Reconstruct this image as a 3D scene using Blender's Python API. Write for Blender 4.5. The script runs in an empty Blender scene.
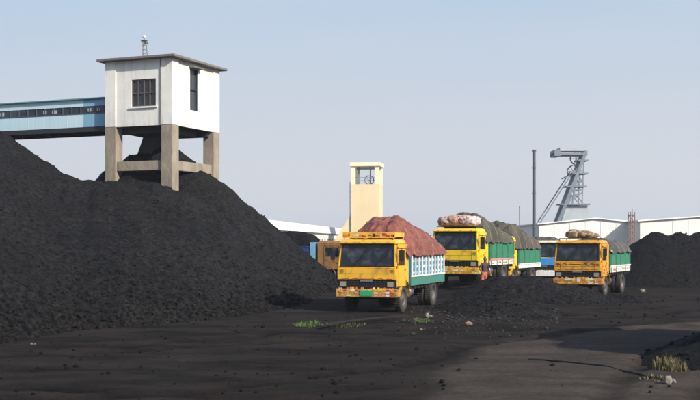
import bpy, bmesh, math, random
from mathutils import Vector, Matrix, noise
R = math.radians
random.seed(7)
S = bpy.context.scene
COL = S.collection

# ------------------------------------------------------------------ camera, world, sun, exposure
cd = bpy.data.cameras.new("camera"); cam = bpy.data.objects.new("camera", cd); COL.objects.link(cam)
cam.location = (0, 0, 2.7); cam.rotation_euler = (R(90), 0, 0)
cd.sensor_width = 36.0; cd.lens = 57.1; cd.shift_y = 0.060
cd.clip_start = 0.2; cd.clip_end = 9000
S.camera = cam
SUN_DIR = Vector((0.70, -0.71, 0.57)).normalized()      # towards the sun
sun_elev = math.asin(SUN_DIR.z); sun_az = math.atan2(SUN_DIR.x, SUN_DIR.y)
W = bpy.data.worlds.new("World"); S.world = W; W.use_nodes = True
wn = W.node_tree; bg = wn.nodes["Background"]; sky = wn.nodes.new("ShaderNodeTexSky")
sky.sky_type = 'NISHITA'; sky.sun_disc = False
sky.sun_elevation = sun_elev; sky.sun_rotation = sun_az
sky.air_density = 1.0; sky.dust_density = 2.4; sky.ozone_density = 3.0; sky.altitude = 30
bg.inputs[1].default_value = 0.135
# dusty air: the sky pales to grey-white low over the horizon, clear Nishita blue above
tcw = wn.nodes.new("ShaderNodeTexCoord"); sep = wn.nodes.new("ShaderNodeSeparateXYZ"); wn.links.new(tcw.outputs["Generated"], sep.inputs[0])
def wramp(a, b, c0=0.0, c1=1.0):
    r = wn.nodes.new("ShaderNodeMapRange"); r.interpolation_type = 'SMOOTHSTEP'
    for k, v in zip((1, 2, 3, 4), (a, b, c0, c1)): r.inputs[k].default_value = v
    wn.links.new(sep.outputs[2], r.inputs[0]); return r
def wmix(f, a, b):
    x = wn.nodes.new("ShaderNodeMix"); x.data_type = 'RGBA'; wn.links.new(f, x.inputs[0])
    for k, v in ((6, a), (7, b)):
        if isinstance(v, tuple): x.inputs[k].default_value = (*v, 1)
        else: wn.links.new(v, x.inputs[k])
    return x
low = wmix(wramp(.03, .25).outputs[0], (3.35,3.48,3.72), (2.45,3.10,3.95))
top = wmix(wramp(.14, .6, 0, .95).outputs[0], low.outputs[2], sky.outputs[0])
cn = wn.nodes.new("ShaderNodeTexNoise"); cn.inputs["Scale"].default_value = 2.2; cn.inputs["Detail"].default_value = 5
cm = wn.nodes.new("ShaderNodeMapping"); cm.inputs["Scale"].default_value = (1, 1, 4.5); wn.links.new(tcw.outputs["Generated"], cm.inputs[0]); wn.links.new(cm.outputs[0], cn.inputs["Vector"])
cr = wn.nodes.new("ShaderNodeMapRange"); cr.inputs[1].default_value = .42; cr.inputs[2].default_value = .72; cr.inputs[4].default_value = .28; wn.links.new(cn.outputs["Fac"], cr.inputs[0])
veil = wmix(cr.outputs[0], top.outputs[2], (3.45,3.6,3.85))
wn.links.new(veil.outputs[2], bg.inputs[0])
sd = bpy.data.lights.new("sun", 'SUN'); sun = bpy.data.objects.new("sun", sd); COL.objects.link(sun)
sd.energy = 3.9; sd.angle = R(0.6); sd.color = (1.0, 0.94, 0.84)
sun.rotation_euler = SUN_DIR.to_track_quat('Z', 'Y').to_euler(); sun.location = (30, -30, 40)
S.view_settings.view_transform = 'Standard'; S.view_settings.look = 'None'
S.view_settings.exposure = 0.55; S.view_settings.gamma = 1.0; S.view_settings.use_curve_mapping = False

# ------------------------------------------------------------------ helpers
F = 1110.0
def at(px, d):                 # lateral position of something seen at column px, d metres away
    return (px - 350.0) / F * d

def mat(name, col, rough=0.6, metal=0.0, var=0.0, vscale=3.0, col2=None, amt=0.5, sharp=0.2,
        bump=0.0, bscale=20.0, spec=0.5, stretch=(1, 1, 1), detail=6, alpha=None):
    m = bpy.data.materials.new(name); m.use_nodes = True
    nt = m.node_tree; N = nt.nodes; L = nt.links
    b = N["Principled BSDF"]
    b.inputs["Base Color"].default_value = (*col, 1)
    b.inputs["Roughness"].default_value = rough; b.inputs["Metallic"].default_value = metal
    b.inputs["Specular IOR Level"].default_value = spec
    tc = N.new("ShaderNodeTexCoord"); mp = N.new("ShaderNodeMapping")
    L.new(tc.outputs["Object"], mp.inputs[0]); mp.inputs["Scale"].default_value = stretch
    if col2 is not None or var > 0:
        n = N.new("ShaderNodeTexNoise"); n.inputs["Scale"].default_value = vscale
        n.inputs["Detail"].default_value = detail; n.inputs["Roughness"].default_value = 0.65
        L.new(mp.outputs[0], n.inputs["Vector"])
        r = N.new("ShaderNodeValToRGB"); c2 = col2 if col2 is not None else tuple(c * (1 - var) for c in col)
        c1 = col if col2 is not None else tuple(min(1, c * (1 + var)) for c in col)
        r.color_ramp.elements[0].color = (*c1, 1); r.color_ramp.elements[1].color = (*c2, 1)
        r.color_ramp.elements[0].position = max(0, amt - sharp); r.color_ramp.elements[1].position = min(1, amt + sharp)
        L.new(n.outputs["Fac"], r.inputs[0]); L.new(r.outputs[0], b.inputs["Base Color"])
    if bump > 0:
        n2 = N.new("ShaderNodeTexNoise"); n2.inputs["Scale"].default_value = bscale; n2.inputs["Detail"].default_value = 5
        L.new(mp.outputs[0], n2.inputs["Vector"])
        bp = N.new("ShaderNodeBump"); bp.inputs["Strength"].default_value = bump; bp.inputs["Distance"].default_value = 0.05
        L.new(n2.outputs["Fac"], bp.inputs["Height"]); L.new(bp.outputs[0], b.inputs["Normal"])
    return m

def tag(o, label=None, cat=None, group=None, kind=None):
    if label: o["label"] = label
    if cat: o["category"] = cat
    if group: o["group"] = group
    if kind: o["kind"] = kind
    return o

def empty(name, loc, rz, label, cat, group=None):
    o = bpy.data.objects.new(name, None); COL.objects.link(o); o.empty_display_size = 0.3
    o.location = loc; o.rotation_euler = (0, 0, rz)
    return tag(o, label, cat, group)

class MB:
    """collects shapes, builds them as ONE mesh object"""
    def __init__(s): s.v = []; s.f = []; s.mi = []; s.sm = []; s.cur = 0; s.smooth = False
    def add(s, vs, fs, smooth=None):
        o = len(s.v); s.v += [tuple(p) for p in vs]
        for f in fs:
            s.f.append([i + o for i in f]); s.mi.append(s.cur); s.sm.append(s.smooth if smooth is None else smooth)
        return s
    def box(s, x0, x1, y0, y1, z0, z1, M=None):
        vs = [Vector(p) for p in ((x0,y0,z0),(x1,y0,z0),(x1,y1,z0),(x0,y1,z0),(x0,y0,z1),(x1,y0,z1),(x1,y1,z1),(x0,y1,z1))]
        if M is not None: vs = [M @ p for p in vs]
        return s.add(vs, [(0,3,2,1),(4,5,6,7),(0,1,5,4),(1,2,6,5),(2,3,7,6),(3,0,4,7)], False)
    def hexa(s, b, t):            # bottom 4, top 4 points
        return s.add(list(b) + list(t), [(0,3,2,1),(4,5,6,7),(0,1,5,4),(1,2,6,5),(2,3,7,6),(3,0,4,7)], False)
    def bar(s, a, b, w=0.05, h=None):
        a = Vector(a); b = Vector(b); h = h or w; d = (b - a).normalized()
        up = Vector((0,0,1)) if abs(d.z) < 0.95 else Vector((0,1,0))
        x = d.cross(up).normalized() * w / 2; y = x.cross(d).normalized() * h / 2
        return s.add([a-x-y, a+x-y, a+x+y, a-x+y, b-x-y, b+x-y, b+x+y, b-x+y],
                     [(0,3,2,1),(4,5,6,7),(0,1,5,4),(1,2,6,5),(2,3,7,6),(3,0,4,7)], False)
    def tube(s, pts, r, n=8, cap=True):
        pts = [Vector(p) for p in pts]; rs = r if isinstance(r, (list, tuple)) else [r] * len(pts)
        vs = []; ref = None
        for i, p in enumerate(pts):
            d = (pts[min(i+1, len(pts)-1)] - pts[max(i-1, 0)]).normalized()
            if ref is None: ref = Vector((0,0,1)) if abs(d.z) < 0.9 else Vector((1,0,0))
            x = d.cross(ref).normalized(); y = d.cross(x).normalized()
            for k in range(n):
                a = 2*math.pi*k/n; vs.append(p + (x*math.cos(a) + y*math.sin(a))*rs[i])
        fs = []
        for i in range(len(pts)-1):
            for k in range(n): fs.append((i*n+k, i*n+(k+1)%n, (i+1)*n+(k+1)%n, (i+1)*n+k))
        s.add(vs, fs, True)
        if cap: s.add(vs[:n], [tuple(range(n))[::-1]], False); s.add(vs[-n:], [tuple(range(n))], False)
        return s
    def lathe_x(s, prof, c, n=28):     # profile of (x, r) turned about the x axis through c
        c = Vector(c); vs = []
        for (x, r) in prof:
            for k in range(n):
                a = 2*math.pi*k/n; vs.append(c + Vector((x, r*math.cos(a), r*math.sin(a))))
        fs = [(i*n+k, i*n+(k+1)%n, (i+1)*n+(k+1)%n, (i+1)*n+k) for i in range(len(prof)-1) for k in range(n)]
        return s.add(vs, fs, True)
    def rock(s, c, r, seed=0, squash=0.75):
        rnd = random.Random(seed); t = (1 + 5**.5)/2
        base = [(-1,t,0),(1,t,0),(-1,-t,0),(1,-t,0),(0,-1,t),(0,1,t),(0,-1,-t),(0,1,-t),(t,0,-1),(t,0,1),(-t,0,-1),(-t,0,1)]
        fs = [(0,11,5),(0,5,1),(0,1,7),(0,7,10),(0,10,11),(1,5,9),(5,11,4),(11,10,2),(10,7,6),(7,1,8),(3,9,4),(3,4,2),(3,2,6),(3,6,8),(3,8,9),(4,9,5),(2,4,11),(6,2,10),(8,6,7),(9,8,1)]
        q = Matrix.Rotation(rnd.uniform(0,6.3), 3, Vector((rnd.gauss(0,1), rnd.gauss(0,1), rnd.gauss(0,1)+.01)).normalized())
        sx, sy = rnd.uniform(.7,1.3), rnd.uniform(.7,1.3)
        vs = []
        for p in base:
            w = q @ (Vector(p).normalized() * rnd.uniform(.7,1.15) * r); vs.append(Vector(c) + Vector((w.x*sx, w.y*sy, w.z*squash)))
        return s.add(vs, fs, False)
    def build(s, name, mats, parent=None, bevel=0, seg=2):
        me = bpy.data.meshes.new(name); me.from_pydata([tuple(p) for p in s.v], [], s.f); me.validate()
        if not isinstance(mats, (list, tuple)): mats = [mats]
        for m in mats: me.materials.append(m)
        if len(me.polygons) == len(s.f):
            me.polygons.foreach_set("material_index", s.mi); me.polygons.foreach_set("use_smooth", s.sm)
        if bevel > 0:
            bm = bmesh.new(); bm.from_mesh(me)
            bmesh.ops.bevel(bm, geom=[e for e in bm.edges if e.is_manifold and e.calc_face_angle(0) > R(35)], offset=bevel, segments=seg, affect='EDGES', clamp_overlap=True)
            bm.to_mesh(me); bm.free()
        me.update()
        o = bpy.data.objects.new(name, me); COL.objects.link(o)
        if parent is not None: o.parent = parent
        return o

def fbm(x, y, sc, oc=4, z=0.0):
    return noise.fractal(Vector((x*sc, y*sc, z)), 1.0, 2.0, oc)
def sstep(a, b, x):
    t = max(0.0, min(1.0, (x-a)/(b-a))); return t*t*(3-2*t)
def grid_mesh(name, xs, ys, hf, m, parent=None, keep=None, attrs=None):
    vs = []; nx = len(xs)
    for y in ys:
        for x in xs: vs.append((x, y, hf(x, y)))
    fs = []
    for j in range(len(ys)-1):
        for i in range(nx-1):
            q = (j*nx+i, j*nx+i+1, (j+1)*nx+i+1, (j+1)*nx+i)
            if keep is None or any(keep(vs[k]) for k in q): fs.append(q)
    used = sorted({i for f in fs for i in f}); mp = {u: k for k, u in enumerate(used)}
    vs = [vs[u] for u in used]; fs = [tuple(mp[i] for i in f) for f in fs]
    me = bpy.data.meshes.new(name); me.from_pydata(vs, [], fs); me.materials.append(m)
    me.polygons.foreach_set("use_smooth", [True]*len(me.polygons))
    for an, fn in (attrs or {}).items():
        a = me.attributes.new(an, 'FLOAT', 'POINT'); a.data.foreach_set("value", [fn(v[0], v[1]) for v in vs])
    me.update()
    o = bpy.data.objects.new(name, me); COL.objects.link(o)
    if parent is not None: o.parent = parent
    return o
def frange(a, b, st):
    n = max(1, int(round((b-a)/st))); return [a + (b-a)*i/n for i in range(n+1)]

# ------------------------------------------------------------------ materials
def coal_material(name, base=(0.0045, 0.0042, 0.0043), hi=(0.038, 0.035, 0.034), scale=1.0):
    m = bpy.data.materials.new(name); m.use_nodes = True
    nt = m.node_tree; N = nt.nodes; L = nt.links; b = N["Principled BSDF"]
    tc = N.new("ShaderNodeTexCoord")
    v = N.new("ShaderNodeTexVoronoi"); v.inputs["Scale"].default_value = 9*scale; L.new(tc.outputs["Object"], v.inputs["Vector"])
    n = N.new("ShaderNodeTexNoise"); n.inputs["Scale"].default_value = 5*scale; n.inputs["Detail"].default_value = 9; n.inputs["Roughness"].default_value = .75
    L.new(tc.outputs["Object"], n.inputs["Vector"])
    n3 = N.new("ShaderNodeTexNoise"); n3.inputs["Scale"].default_value = .22; n3.inputs["Detail"].default_value = 4
    L.new(tc.outputs["Object"], n3.inputs["Vector"])
    r = N.new("ShaderNodeValToRGB"); r.color_ramp.elements[0].position = .42; r.color_ramp.elements[1].position = .72
    r.color_ramp.elements[0].color = (*base, 1); r.color_ramp.elements[1].color = (*hi, 1)
    L.new(n.outputs["Fac"], r.inputs[0])
    mx = N.new("ShaderNodeMix"); mx.data_type = 'RGBA'; mx.blend_type = 'MULTIPLY'; mx.inputs[0].default_value = .6
    r3 = N.new("ShaderNodeValToRGB"); r3.color_ramp.elements[0].position = .38; r3.color_ramp.elements[1].position = .62
    r3.color_ramp.elements[0].color = (.72,.72,.76,1); r3.color_ramp.elements[1].color = (1.25,1.2,1.16,1)
    L.new(n3.outputs["Fac"], r3.inputs[0]); L.new(r.outputs[0], mx.inputs[6]); L.new(r3.outputs[0], mx.inputs[7])
    L.new(mx.outputs[2], b.inputs["Base Color"])
    b.inputs["Roughness"].default_value = .78; b.inputs["Specular IOR Level"].default_value = .12
    bp = N.new("ShaderNodeBump"); bp.inputs["Strength"].default_value = .9; bp.inputs["Distance"].default_value = .06
    bp2 = N.new("ShaderNodeBump"); bp2.inputs["Strength"].default_value = 1.0; bp2.inputs["Distance"].default_value = .10
    L.new(v.outputs["Distance"], bp.inputs["Height"]); L.new(n.outputs["Fac"], bp2.inputs["Height"])
    L.new(bp.outputs[0], bp2.inputs["Normal"]); L.new(bp2.outputs[0], b.inputs["Normal"])
    return m
M_coal = coal_material("coal")
M_coal_dark = coal_material("dark_coal", (.006,.0058,.006), (.020,.019,.020))  # darker coal tone with less contrast
M_white = mat("white_render", (.80,.80,.78), .85, col2=(.60,.59,.55), vscale=1.1, amt=.66, sharp=.16, bump=.15, bscale=30, stretch=(1,1,.35))
def stained(name, col, stain, zlo, zhi, s1=1.0):
    m = mat(name, col, .88, col2=tuple(c*.86 for c in col), vscale=1.3, amt=.6, bump=.2, bscale=25)
    nt = m.node_tree; N = nt.nodes; L = nt.links; b = N["Principled BSDF"]; tc = N.new("ShaderNodeTexCoord")
    mp = N.new("ShaderNodeMapping"); mp.inputs["Scale"].default_value = (3.2, 3.2, .22); L.new(tc.outputs["Object"], mp.inputs[0])
    n = N.new("ShaderNodeTexNoise"); n.inputs["Scale"].default_value = 1.2; n.inputs["Detail"].default_value = 9; n.inputs["Roughness"].default_value = .7; L.new(mp.outputs[0], n.inputs["Vector"])
    sp = N.new("ShaderNodeSeparateXYZ"); L.new(tc.outputs["Object"], sp.inputs[0])
    lo = N.new("ShaderNodeMapRange"); lo.inputs[1].default_value = zlo+1.0; lo.inputs[2].default_value = zlo-.1; lo.inputs[3].default_value = 0; lo.inputs[4].default_value = .13; L.new(sp.outputs[2], lo.inputs[0])
    hi = N.new("ShaderNodeMapRange"); hi.inputs[1].default_value = zhi-1.3; hi.inputs[2].default_value = zhi; hi.inputs[3].default_value = 0; hi.inputs[4].default_value = .12; L.new(sp.outputs[2], hi.inputs[0])
    a1 = N.new("ShaderNodeMath"); a1.operation = 'ADD'; L.new(lo.outputs[0], a1.inputs[0]); L.new(hi.outputs[0], a1.inputs[1])
    a2 = N.new("ShaderNodeMath"); a2.operation = 'ADD'; L.new(a1.outputs[0], a2.inputs[0]); L.new(n.outputs["Fac"], a2.inputs[1])
    r = N.new("ShaderNodeMapRange"); r.inputs[1].default_value = .55; r.inputs[2].default_value = .78; r.inputs[4].default_value = s1; L.new(a2.outputs[0], r.inputs[0])
    mx = N.new("ShaderNodeMix"); mx.data_type = 'RGBA'; old = b.inputs["Base Color"].links[0].from_socket
    L.new(r.outputs[0], mx.inputs[0]); L.new(old, mx.inputs[6]); mx.inputs[7].default_value = (*stain, 1); L.new(mx.outputs[2], b.inputs["Base Color"])
    return m
M_white = stained("white_render", (.78,.76,.70), (.36,.33,.28), 9.06, 12.68, .5)
M_shed = stained("white_shed_sheet", (.78,.76,.69), (.45,.42,.36), .5, 6.6, .5)
M_conc = mat("weathered_concrete", (.33,.28,.215), .9, col2=(.16,.13,.10), vscale=1.6, amt=.55, sharp=.2, bump=.4, bscale=12, stretch=(1,1,.4))
M_slab = mat("roof_slab_concrete", (.22,.20,.18), .9, col2=(.12,.11,.10), vscale=2, bump=.3)
M_dark = mat("dark_steel", (.025,.027,.03), .6, var=.3, vscale=4)
M_void = mat("soot", (.008,.008,.009), .95)
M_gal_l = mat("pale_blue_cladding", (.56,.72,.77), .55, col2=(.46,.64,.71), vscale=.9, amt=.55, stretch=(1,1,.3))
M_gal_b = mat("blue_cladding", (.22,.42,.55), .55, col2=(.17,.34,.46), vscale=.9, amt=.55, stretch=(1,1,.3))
M_teal = mat("teal_roof_sheet", (.10,.26,.26), .5, var=.2)
M_glass_dark = mat("dusty_glass", (.03,.04,.05), .18, col2=(.07,.075,.08), vscale=2.5, amt=.6)
M_beige = mat("cream_render", (.72,.58,.34), .85, col2=(.62,.49,.28), vscale=.25, amt=.58, sharp=.2, stretch=(1,1,.5))
M_beige_l = mat("pale_cream_trim", (.78,.70,.48), .85, var=.06, vscale=.4)

M_shed_r = mat("pale_shed_roof", (.74,.74,.72), .6, var=.05, vscale=.1)
M_steelblue = mat("grey_blue_steel", (.15,.18,.215), .6, var=.15, vscale=.5)
M_steelpale = mat("pale_grey_panels", (.36,.39,.41), .6, var=.12, vscale=.5)
M_pole = mat("dark_blue_grey_steel", (.06,.075,.10), .5, var=.2)
M_rust = mat("rusty_lattice_steel", (.20,.12,.09), .8, var=.3)
M_tyre = mat("tyre_rubber", (.022,.021,.02), .85, col2=(.075,.065,.058), vscale=5, amt=.58, bump=.2, bscale=25)
M_rim = mat("dusty_rim", (.16,.14,.12), .6, metal=.3, col2=(.07,.06,.05), vscale=6)
M_chassis = mat("greasy_chassis", (.02,.019,.018), .7, col2=(.06,.05,.042), vscale=3, amt=.6)
M_chrome = mat("dull_metal", (.45,.45,.44), .35, metal=.8, var=.2)
M_black = mat("black_plastic", (.014,.014,.014), .65, var=.2)
M_lens = mat("headlight_glass", (.28,.27,.24), .12, var=.1)
M_amber = mat("amber_lens", (.65,.22,.03), .25)
M_rope = mat("rope", (.30,.24,.16), .9, var=.2, vscale=20)
M_seat = mat("seat_vinyl", (.10,.03,.025), .6)
M_white_p = mat("white_paint", (.72,.72,.68), .5, col2=(.45,.42,.36), vscale=5, amt=.62)
M_red_p = mat("red_paint", (.45,.05,.035), .5, col2=(.25,.05,.03), vscale=5, amt=.6)
M_orange_p = mat("orange_paint", (.75,.22,.03), .5, col2=(.5,.16,.04), vscale=5, amt=.6)
M_pink_p = mat("pink_paint", (.70,.30,.24), .55, col2=(.5,.22,.18), vscale=5)
M_green_p = mat("green_plate_paint", (.02,.34,.14), .4)
M_blue_p = mat("blue_paint", (.04,.20,.42), .5, col2=(.05,.14,.28), vscale=4, amt=.6)
ltblue_p = mat("light_blue_motif_paint", (.25,.45,.60), .5, var=.2)
M_yel_p = mat("yellow_trim_paint", (.78,.48,.03), .45, var=.15)

def glass_material():
    m = bpy.data.materials.new("tinted_windscreen_glass"); m.use_nodes = True
    nt = m.node_tree; N = nt.nodes; L = nt.links; out = N["Material Output"]; b = N["Principled BSDF"]
    b.inputs["Base Color"].default_value = (.03,.04,.055,1); b.inputs["Roughness"].default_value = .12
    tr = N.new("ShaderNodeBsdfTransparent"); tr.inputs[0].default_value = (.55,.6,.65,1)
    mx = N.new("ShaderNodeMixShader"); mx.inputs[0].default_value = .62
    n = N.new("ShaderNodeTexNoise"); n.inputs["Scale"].default_value = 3; tc = N.new("ShaderNodeTexCoord")
    L.new(tc.outputs["Object"], n.inputs["Vector"]); r = N.new("ShaderNodeValToRGB")
    r.color_ramp.elements[0].color = (.02,.028,.04,1); r.color_ramp.elements[1].color = (.12,.125,.14,1)
    r.color_ramp.elements[0].position = .45; r.color_ramp.elements[1].position = .8
    L.new(n.outputs["Fac"], r.inputs[0]); L.new(r.outputs[0], b.inputs["Base Color"])
    L.new(tr.outputs[0], mx.inputs[1]); L.new(b.outputs[0], mx.inputs[2]); L.new(mx.outputs[0], out.inputs[0])
    return m
M_wind = glass_material()

# ------------------------------------------------------------------ ground
ROAD = [(1.0,10),(1.35,19),(2.2,24.4),(3.4,29),(5.5,32.2),(8.5,35),(12.5,37.6),(30,40)]
def seg_dist(px, py, pts):
    best = 1e9; sgn = 1
    for (ax, ay), (bx, by) in zip(pts, pts[1:]):
        dx, dy = bx-ax, by-ay; t = max(0, min(1, ((px-ax)*dx+(py-ay)*dy)/(dx*dx+dy*dy)))
        qx, qy = ax+t*dx, ay+t*dy; d = math.hypot(px-qx, py-qy)
        if d < best: best = d; sgn = 1 if (dx*(py-ay)-dy*(px-ax)) < 0 else -1
    return best*sgn
def road(x, y):
    if not (-5 < x < 32 and 8 < y < 45): return 0.0
    return sstep(-.35, .5, seg_dist(x, y, ROAD) + .35*fbm(x, y, .9, 3))
RUTS = [[(-14,24),(-6,27.5),(0,31),(6,36.5),(14,44)], [(-14,25.8),(-6,29.3),(-.4,32.8),(5.3,38.1),(13,46)],
        [(-10,17),(-3,20),(1,24),(3,28.5),(7,33.5),(14,37.5)], [(3.4,14),(4.6,20),(7.4,27),(12,33),(20,37)], [(5.2,14),(6.3,20),(9,26),(14,31.5),(22,35)],
        [(-9,19),(-4,18.2),(1,16.8),(5,14)], [(-9,21),(-4,20.1),(1.4,18.6),(6,15.6)], [(-15,29.6),(-8,29),(-3,31.5),(0,36),(2.4,40)]]
def rut(x, y):
    if not (-15 < x < 23 and 12 < y < 47): return 0.0
    w = 0
    for k, r_ in enumerate(RUTS):
        d = abs(seg_dist(x, y, r_)); w = max(w, 1 - sstep(.12, .42, d))
    return w
def ground(x, y):
    h = 0.0
    if -40 < x < 40 and 5 < y < 90:
        h += .05*fbm(x, y, .25, 3) + .03*fbm(x, y, 1.3, 4)*(1-.5*road(x, y))
        h -= .075*rut(x, y); h += .04*(1-abs(2*road(x, y)-1))
        h += .62*math.exp(-(((x-6.3)/3.1)**2 + ((y-58)/8.0)**2)**1.5)
    return h
def g_raise(x, y): return .62*math.exp(-(((x-6.3)/3.1)**2 + ((y-58)/8.0)**2)**1.5)

def ground_material():
    m = bpy.data.materials.new("coal_dusted_earth"); m.use_nodes = True
    nt = m.node_tree; N = nt.nodes; L = nt.links; b = N["Principled BSDF"]
    tc = N.new("ShaderNodeTexCoord")
    def nz(s, d=6, st=(1,1,1), rg=.6):
        mp = N.new("ShaderNodeMapping"); mp.inputs["Scale"].default_value = st; L.new(tc.outputs["Object"], mp.inputs[0])
        n = N.new("ShaderNodeTexNoise"); n.inputs["Scale"].default_value = s; n.inputs["Detail"].default_value = d; n.inputs["Roughness"].default_value = rg
        L.new(mp.outputs[0], n.inputs["Vector"]); return n
    def ramp(n, p0, c0, p1, c1, out="Fac"):
        r = N.new("ShaderNodeValToRGB"); r.color_ramp.elements[0].position = p0; r.color_ramp.elements[1].position = p1
        r.color_ramp.elements[0].color = (*c0,1); r.color_ramp.elements[1].color = (*c1,1); L.new(n.outputs[out], r.inputs[0]); return r
    def mix(f, a, c, mode='MIX'):
        x = N.new("ShaderNodeMix"); x.data_type = 'RGBA'; x.blend_type = mode
        if isinstance(f, float): x.inputs[0].default_value = f
        else: L.new(f, x.inputs[0])
        L.new(a, x.inputs[6]); L.new(c, x.inputs[7]); return x
    base = ramp(nz(.55, 8, (.6,1.3,1)), .36, (.010,.0095,.009), .68, (.031,.0255,.0225))
    brown = ramp(nz(.9, 7, (.35,1.2,1)), .46, (0,0,0), .80, (.85,.85,.85))
    c_br = N.new("ShaderNodeRGB"); c_br.outputs[0].default_value = (.044,.033,.027,1)
    fine = ramp(nz(7, 8, rg=.8), .3, (.6,.6,.6), .75, (1.4,1.38,1.35))
    roadc = ramp(nz(.8, 8, (.6,1.2,1)), .3, (.040,.0335,.029), .7, (.086,.071,.061))
    at_r = N.new("ShaderNodeAttribute"); at_r.attribute_name = "road"
    at_t = N.new("ShaderNodeAttribute"); at_t.attribute_name = "rut"
    m1 = mix(brown.outputs[0], base.outputs[0], c_br.outputs[0])
    m2 = mix(at_r.outputs["Fac"], m1.outputs[2], roadc.outputs[0])
    rutc = N.new("ShaderNodeRGB"); rutc.outputs[0].default_value = (.35,.34,.34,1)
    tf = N.new("ShaderNodeMath"); tf.operation = 'MULTIPLY'; L.new(at_t.outputs["Fac"], tf.inputs[0]); L.new(nz(1.3,4).outputs["Fac"], tf.inputs[1])
    m3 = mix(tf.outputs[0], m2.outputs[2], rutc.outputs[0], 'MULTIPLY')
    m4 = mix(1.0, m3.outputs[2], fine.outputs[0], 'MULTIPLY')
    L.new(m4.outputs[2], b.inputs["Base Color"])
    b.inputs["Roughness"].default_value = .95; b.inputs["Specular IOR Level"].default_value = .06
    bp = N.new("ShaderNodeBump"); bp.inputs["Strength"].default_value = .7; bp.inputs["Distance"].default_value = .05
    L.new(nz(4.5, 9, rg=.75).outputs["Fac"], bp.inputs["Height"])
    b2 = N.new("ShaderNodeBump"); b2.inputs["Strength"].default_value = .8; b2.inputs["Distance"].default_value = .02
    L.new(nz(26, 6, (1, .6, 1), .8).outputs["Fac"], b2.inputs["Height"]); L.new(bp.outputs[0], b2.inputs["Normal"]); L.new(b2.outputs[0], b.inputs["Normal"])
    return m
xs = [-1400,-900,-500,-250,-120,-70,-45,-32,-24] + frange(-20, 24, .22) + [30,40,60,100,200,420,800,1400]
ys = [-60,-20,0,6,10] + frange(12, 48, .2) + frange(48.5, 72, .5) + [76,82,90,105,130,170,230,320,450,700,1100,1800]
go = grid_mesh("ground", xs, ys, ground, ground_material(), attrs={"road": road, "rut": rut})
tag(go, kind="structure")

# loose coal and stone crumbs over the yard: nobody could count them
mb = MB()
rg = random.Random(3)
for i in range(1500):
    y = 14 + 42*rg.random()**1.1; x = at(rg.uniform(-20, 720), y)
    if road(x, y) > .5 and rg.random() < .85: continue
    if rg.random() > .35 + .65*(fbm(x, y, .35, 3) > .0): continue
    r = rg.choice([.015,.02,.02,.03,.03,.045,.06]) * rg.uniform(.7,1.3)
    mb.rock((x, y, ground(x, y)+r*.3), r, i)
tag(mb.build("loose_crumbs", M_coal_dark), "loose black coal crumbs strewn over the dark yard", "coal crumbs", kind="stuff")
mb = MB()
for i in range(420):
    y = rg.gauss(39.5, 3.6); x = at(rg.uniform(395, 560), y)
    if y < 30 or y > 50: continue
    r = rg.choice([.02,.03,.035,.05,.07])*rg.uniform(.7,1.2)
    mb.rock((x, y, ground(x, y)+r*.3), r, 9000+i)
M_rubble = mat("grey_rubble", (.024,.022,.021), .9, var=.35, vscale=1.5)
tag(mb.build("rubble", M_rubble), "grey rubble strewn before the small coal mounds", "rubble", kind="stuff")

# ------------------------------------------------------------------ coal heaps
def smax(vals, k=.45):
    m = max(vals); return m + k*math.log(sum(math.exp((v-m)/k) for v in vals)) - k*math.log(1.0) if m > -5 else m
def cone(x, y, ax, ay, h, s, kf, kb=1.0):
    dy = y-ay; dy *= kf if dy < 0 else kb
    d = math.hypot(x-ax, dy); d = math.sqrt(d*d + .25) - .3
    return h - s*d
PILE = [(-10.9,63.9,8.75,.75,1.4,1.0), (-24.0,60,12.0,.70,.33,1.0)]
RIDGE = [((-17.5,57.5,6.75),(-14.4,57,6.15),(-12.5,57,5.75),(-9.8,57,5.8),(-8.4,56.5,5.3))]
def ridge(x, y, pts, s, kf, kb):
    best = -9
    for (ax, ay, ah), (bx, by, bh) in zip(pts, pts[1:]):
        t = max(0, min(1, (x-ax)/(bx-ax))); dx = x-(ax+t*(bx-ax)); dx *= 1.06 if dx > 0 else 1; dy = y-(ay+t*(by-ay)); dy *= kf if dy < 0 else kb
        d = math.sqrt(dx*dx+dy*dy+.36)-.5; best = max(best, ah+t*(bh-ah)-s*d)
    return best
def pile_raw(x, y):
    return smax([cone(x if c[0] < -20 or x < c[0] else c[0]+(x-c[0])*1.10, y, *c) for c in PILE] + [ridge(x, y, RIDGE[0], .82, .345, .75)], .2)
def pile(x, y):
    h = pile_raw(x, y)
    if h < -1.5: return h
    up = max(0, min(1, h/6))
    rill = noise.noise(Vector((x*1.1 + .25*y, y*.12, 3)))
    return h + .16*fbm(x, y, .35, 3) + .10*fbm(x, y, 1.1, 4, 5) + (.085-.045*up)*fbm(x, y, 2.6, 4, 9) + (.10+.10*up)*rill + .10*noise.noise(Vector((x*2.4+.5*y, y*.22, 8)))
heap = empty("coal_heap", (-12, 55, 0), 0, "huge black coal stockpile under the white tower and blue gallery", "coal heap")
keep = lambda v: v[2] > ground(v[0], v[1]) - .12
def hm(o): 
    o.parent = heap; o.matrix_parent_inverse = Matrix.Translation((12, -55, 0)); return o
hm(grid_mesh("slope", frange(-34, 2.5, .13), frange(28.5, 60, .15) + frange(60.2, 76, .4), pile, M_coal, keep=keep))
mb = MB(); n = 0
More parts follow.
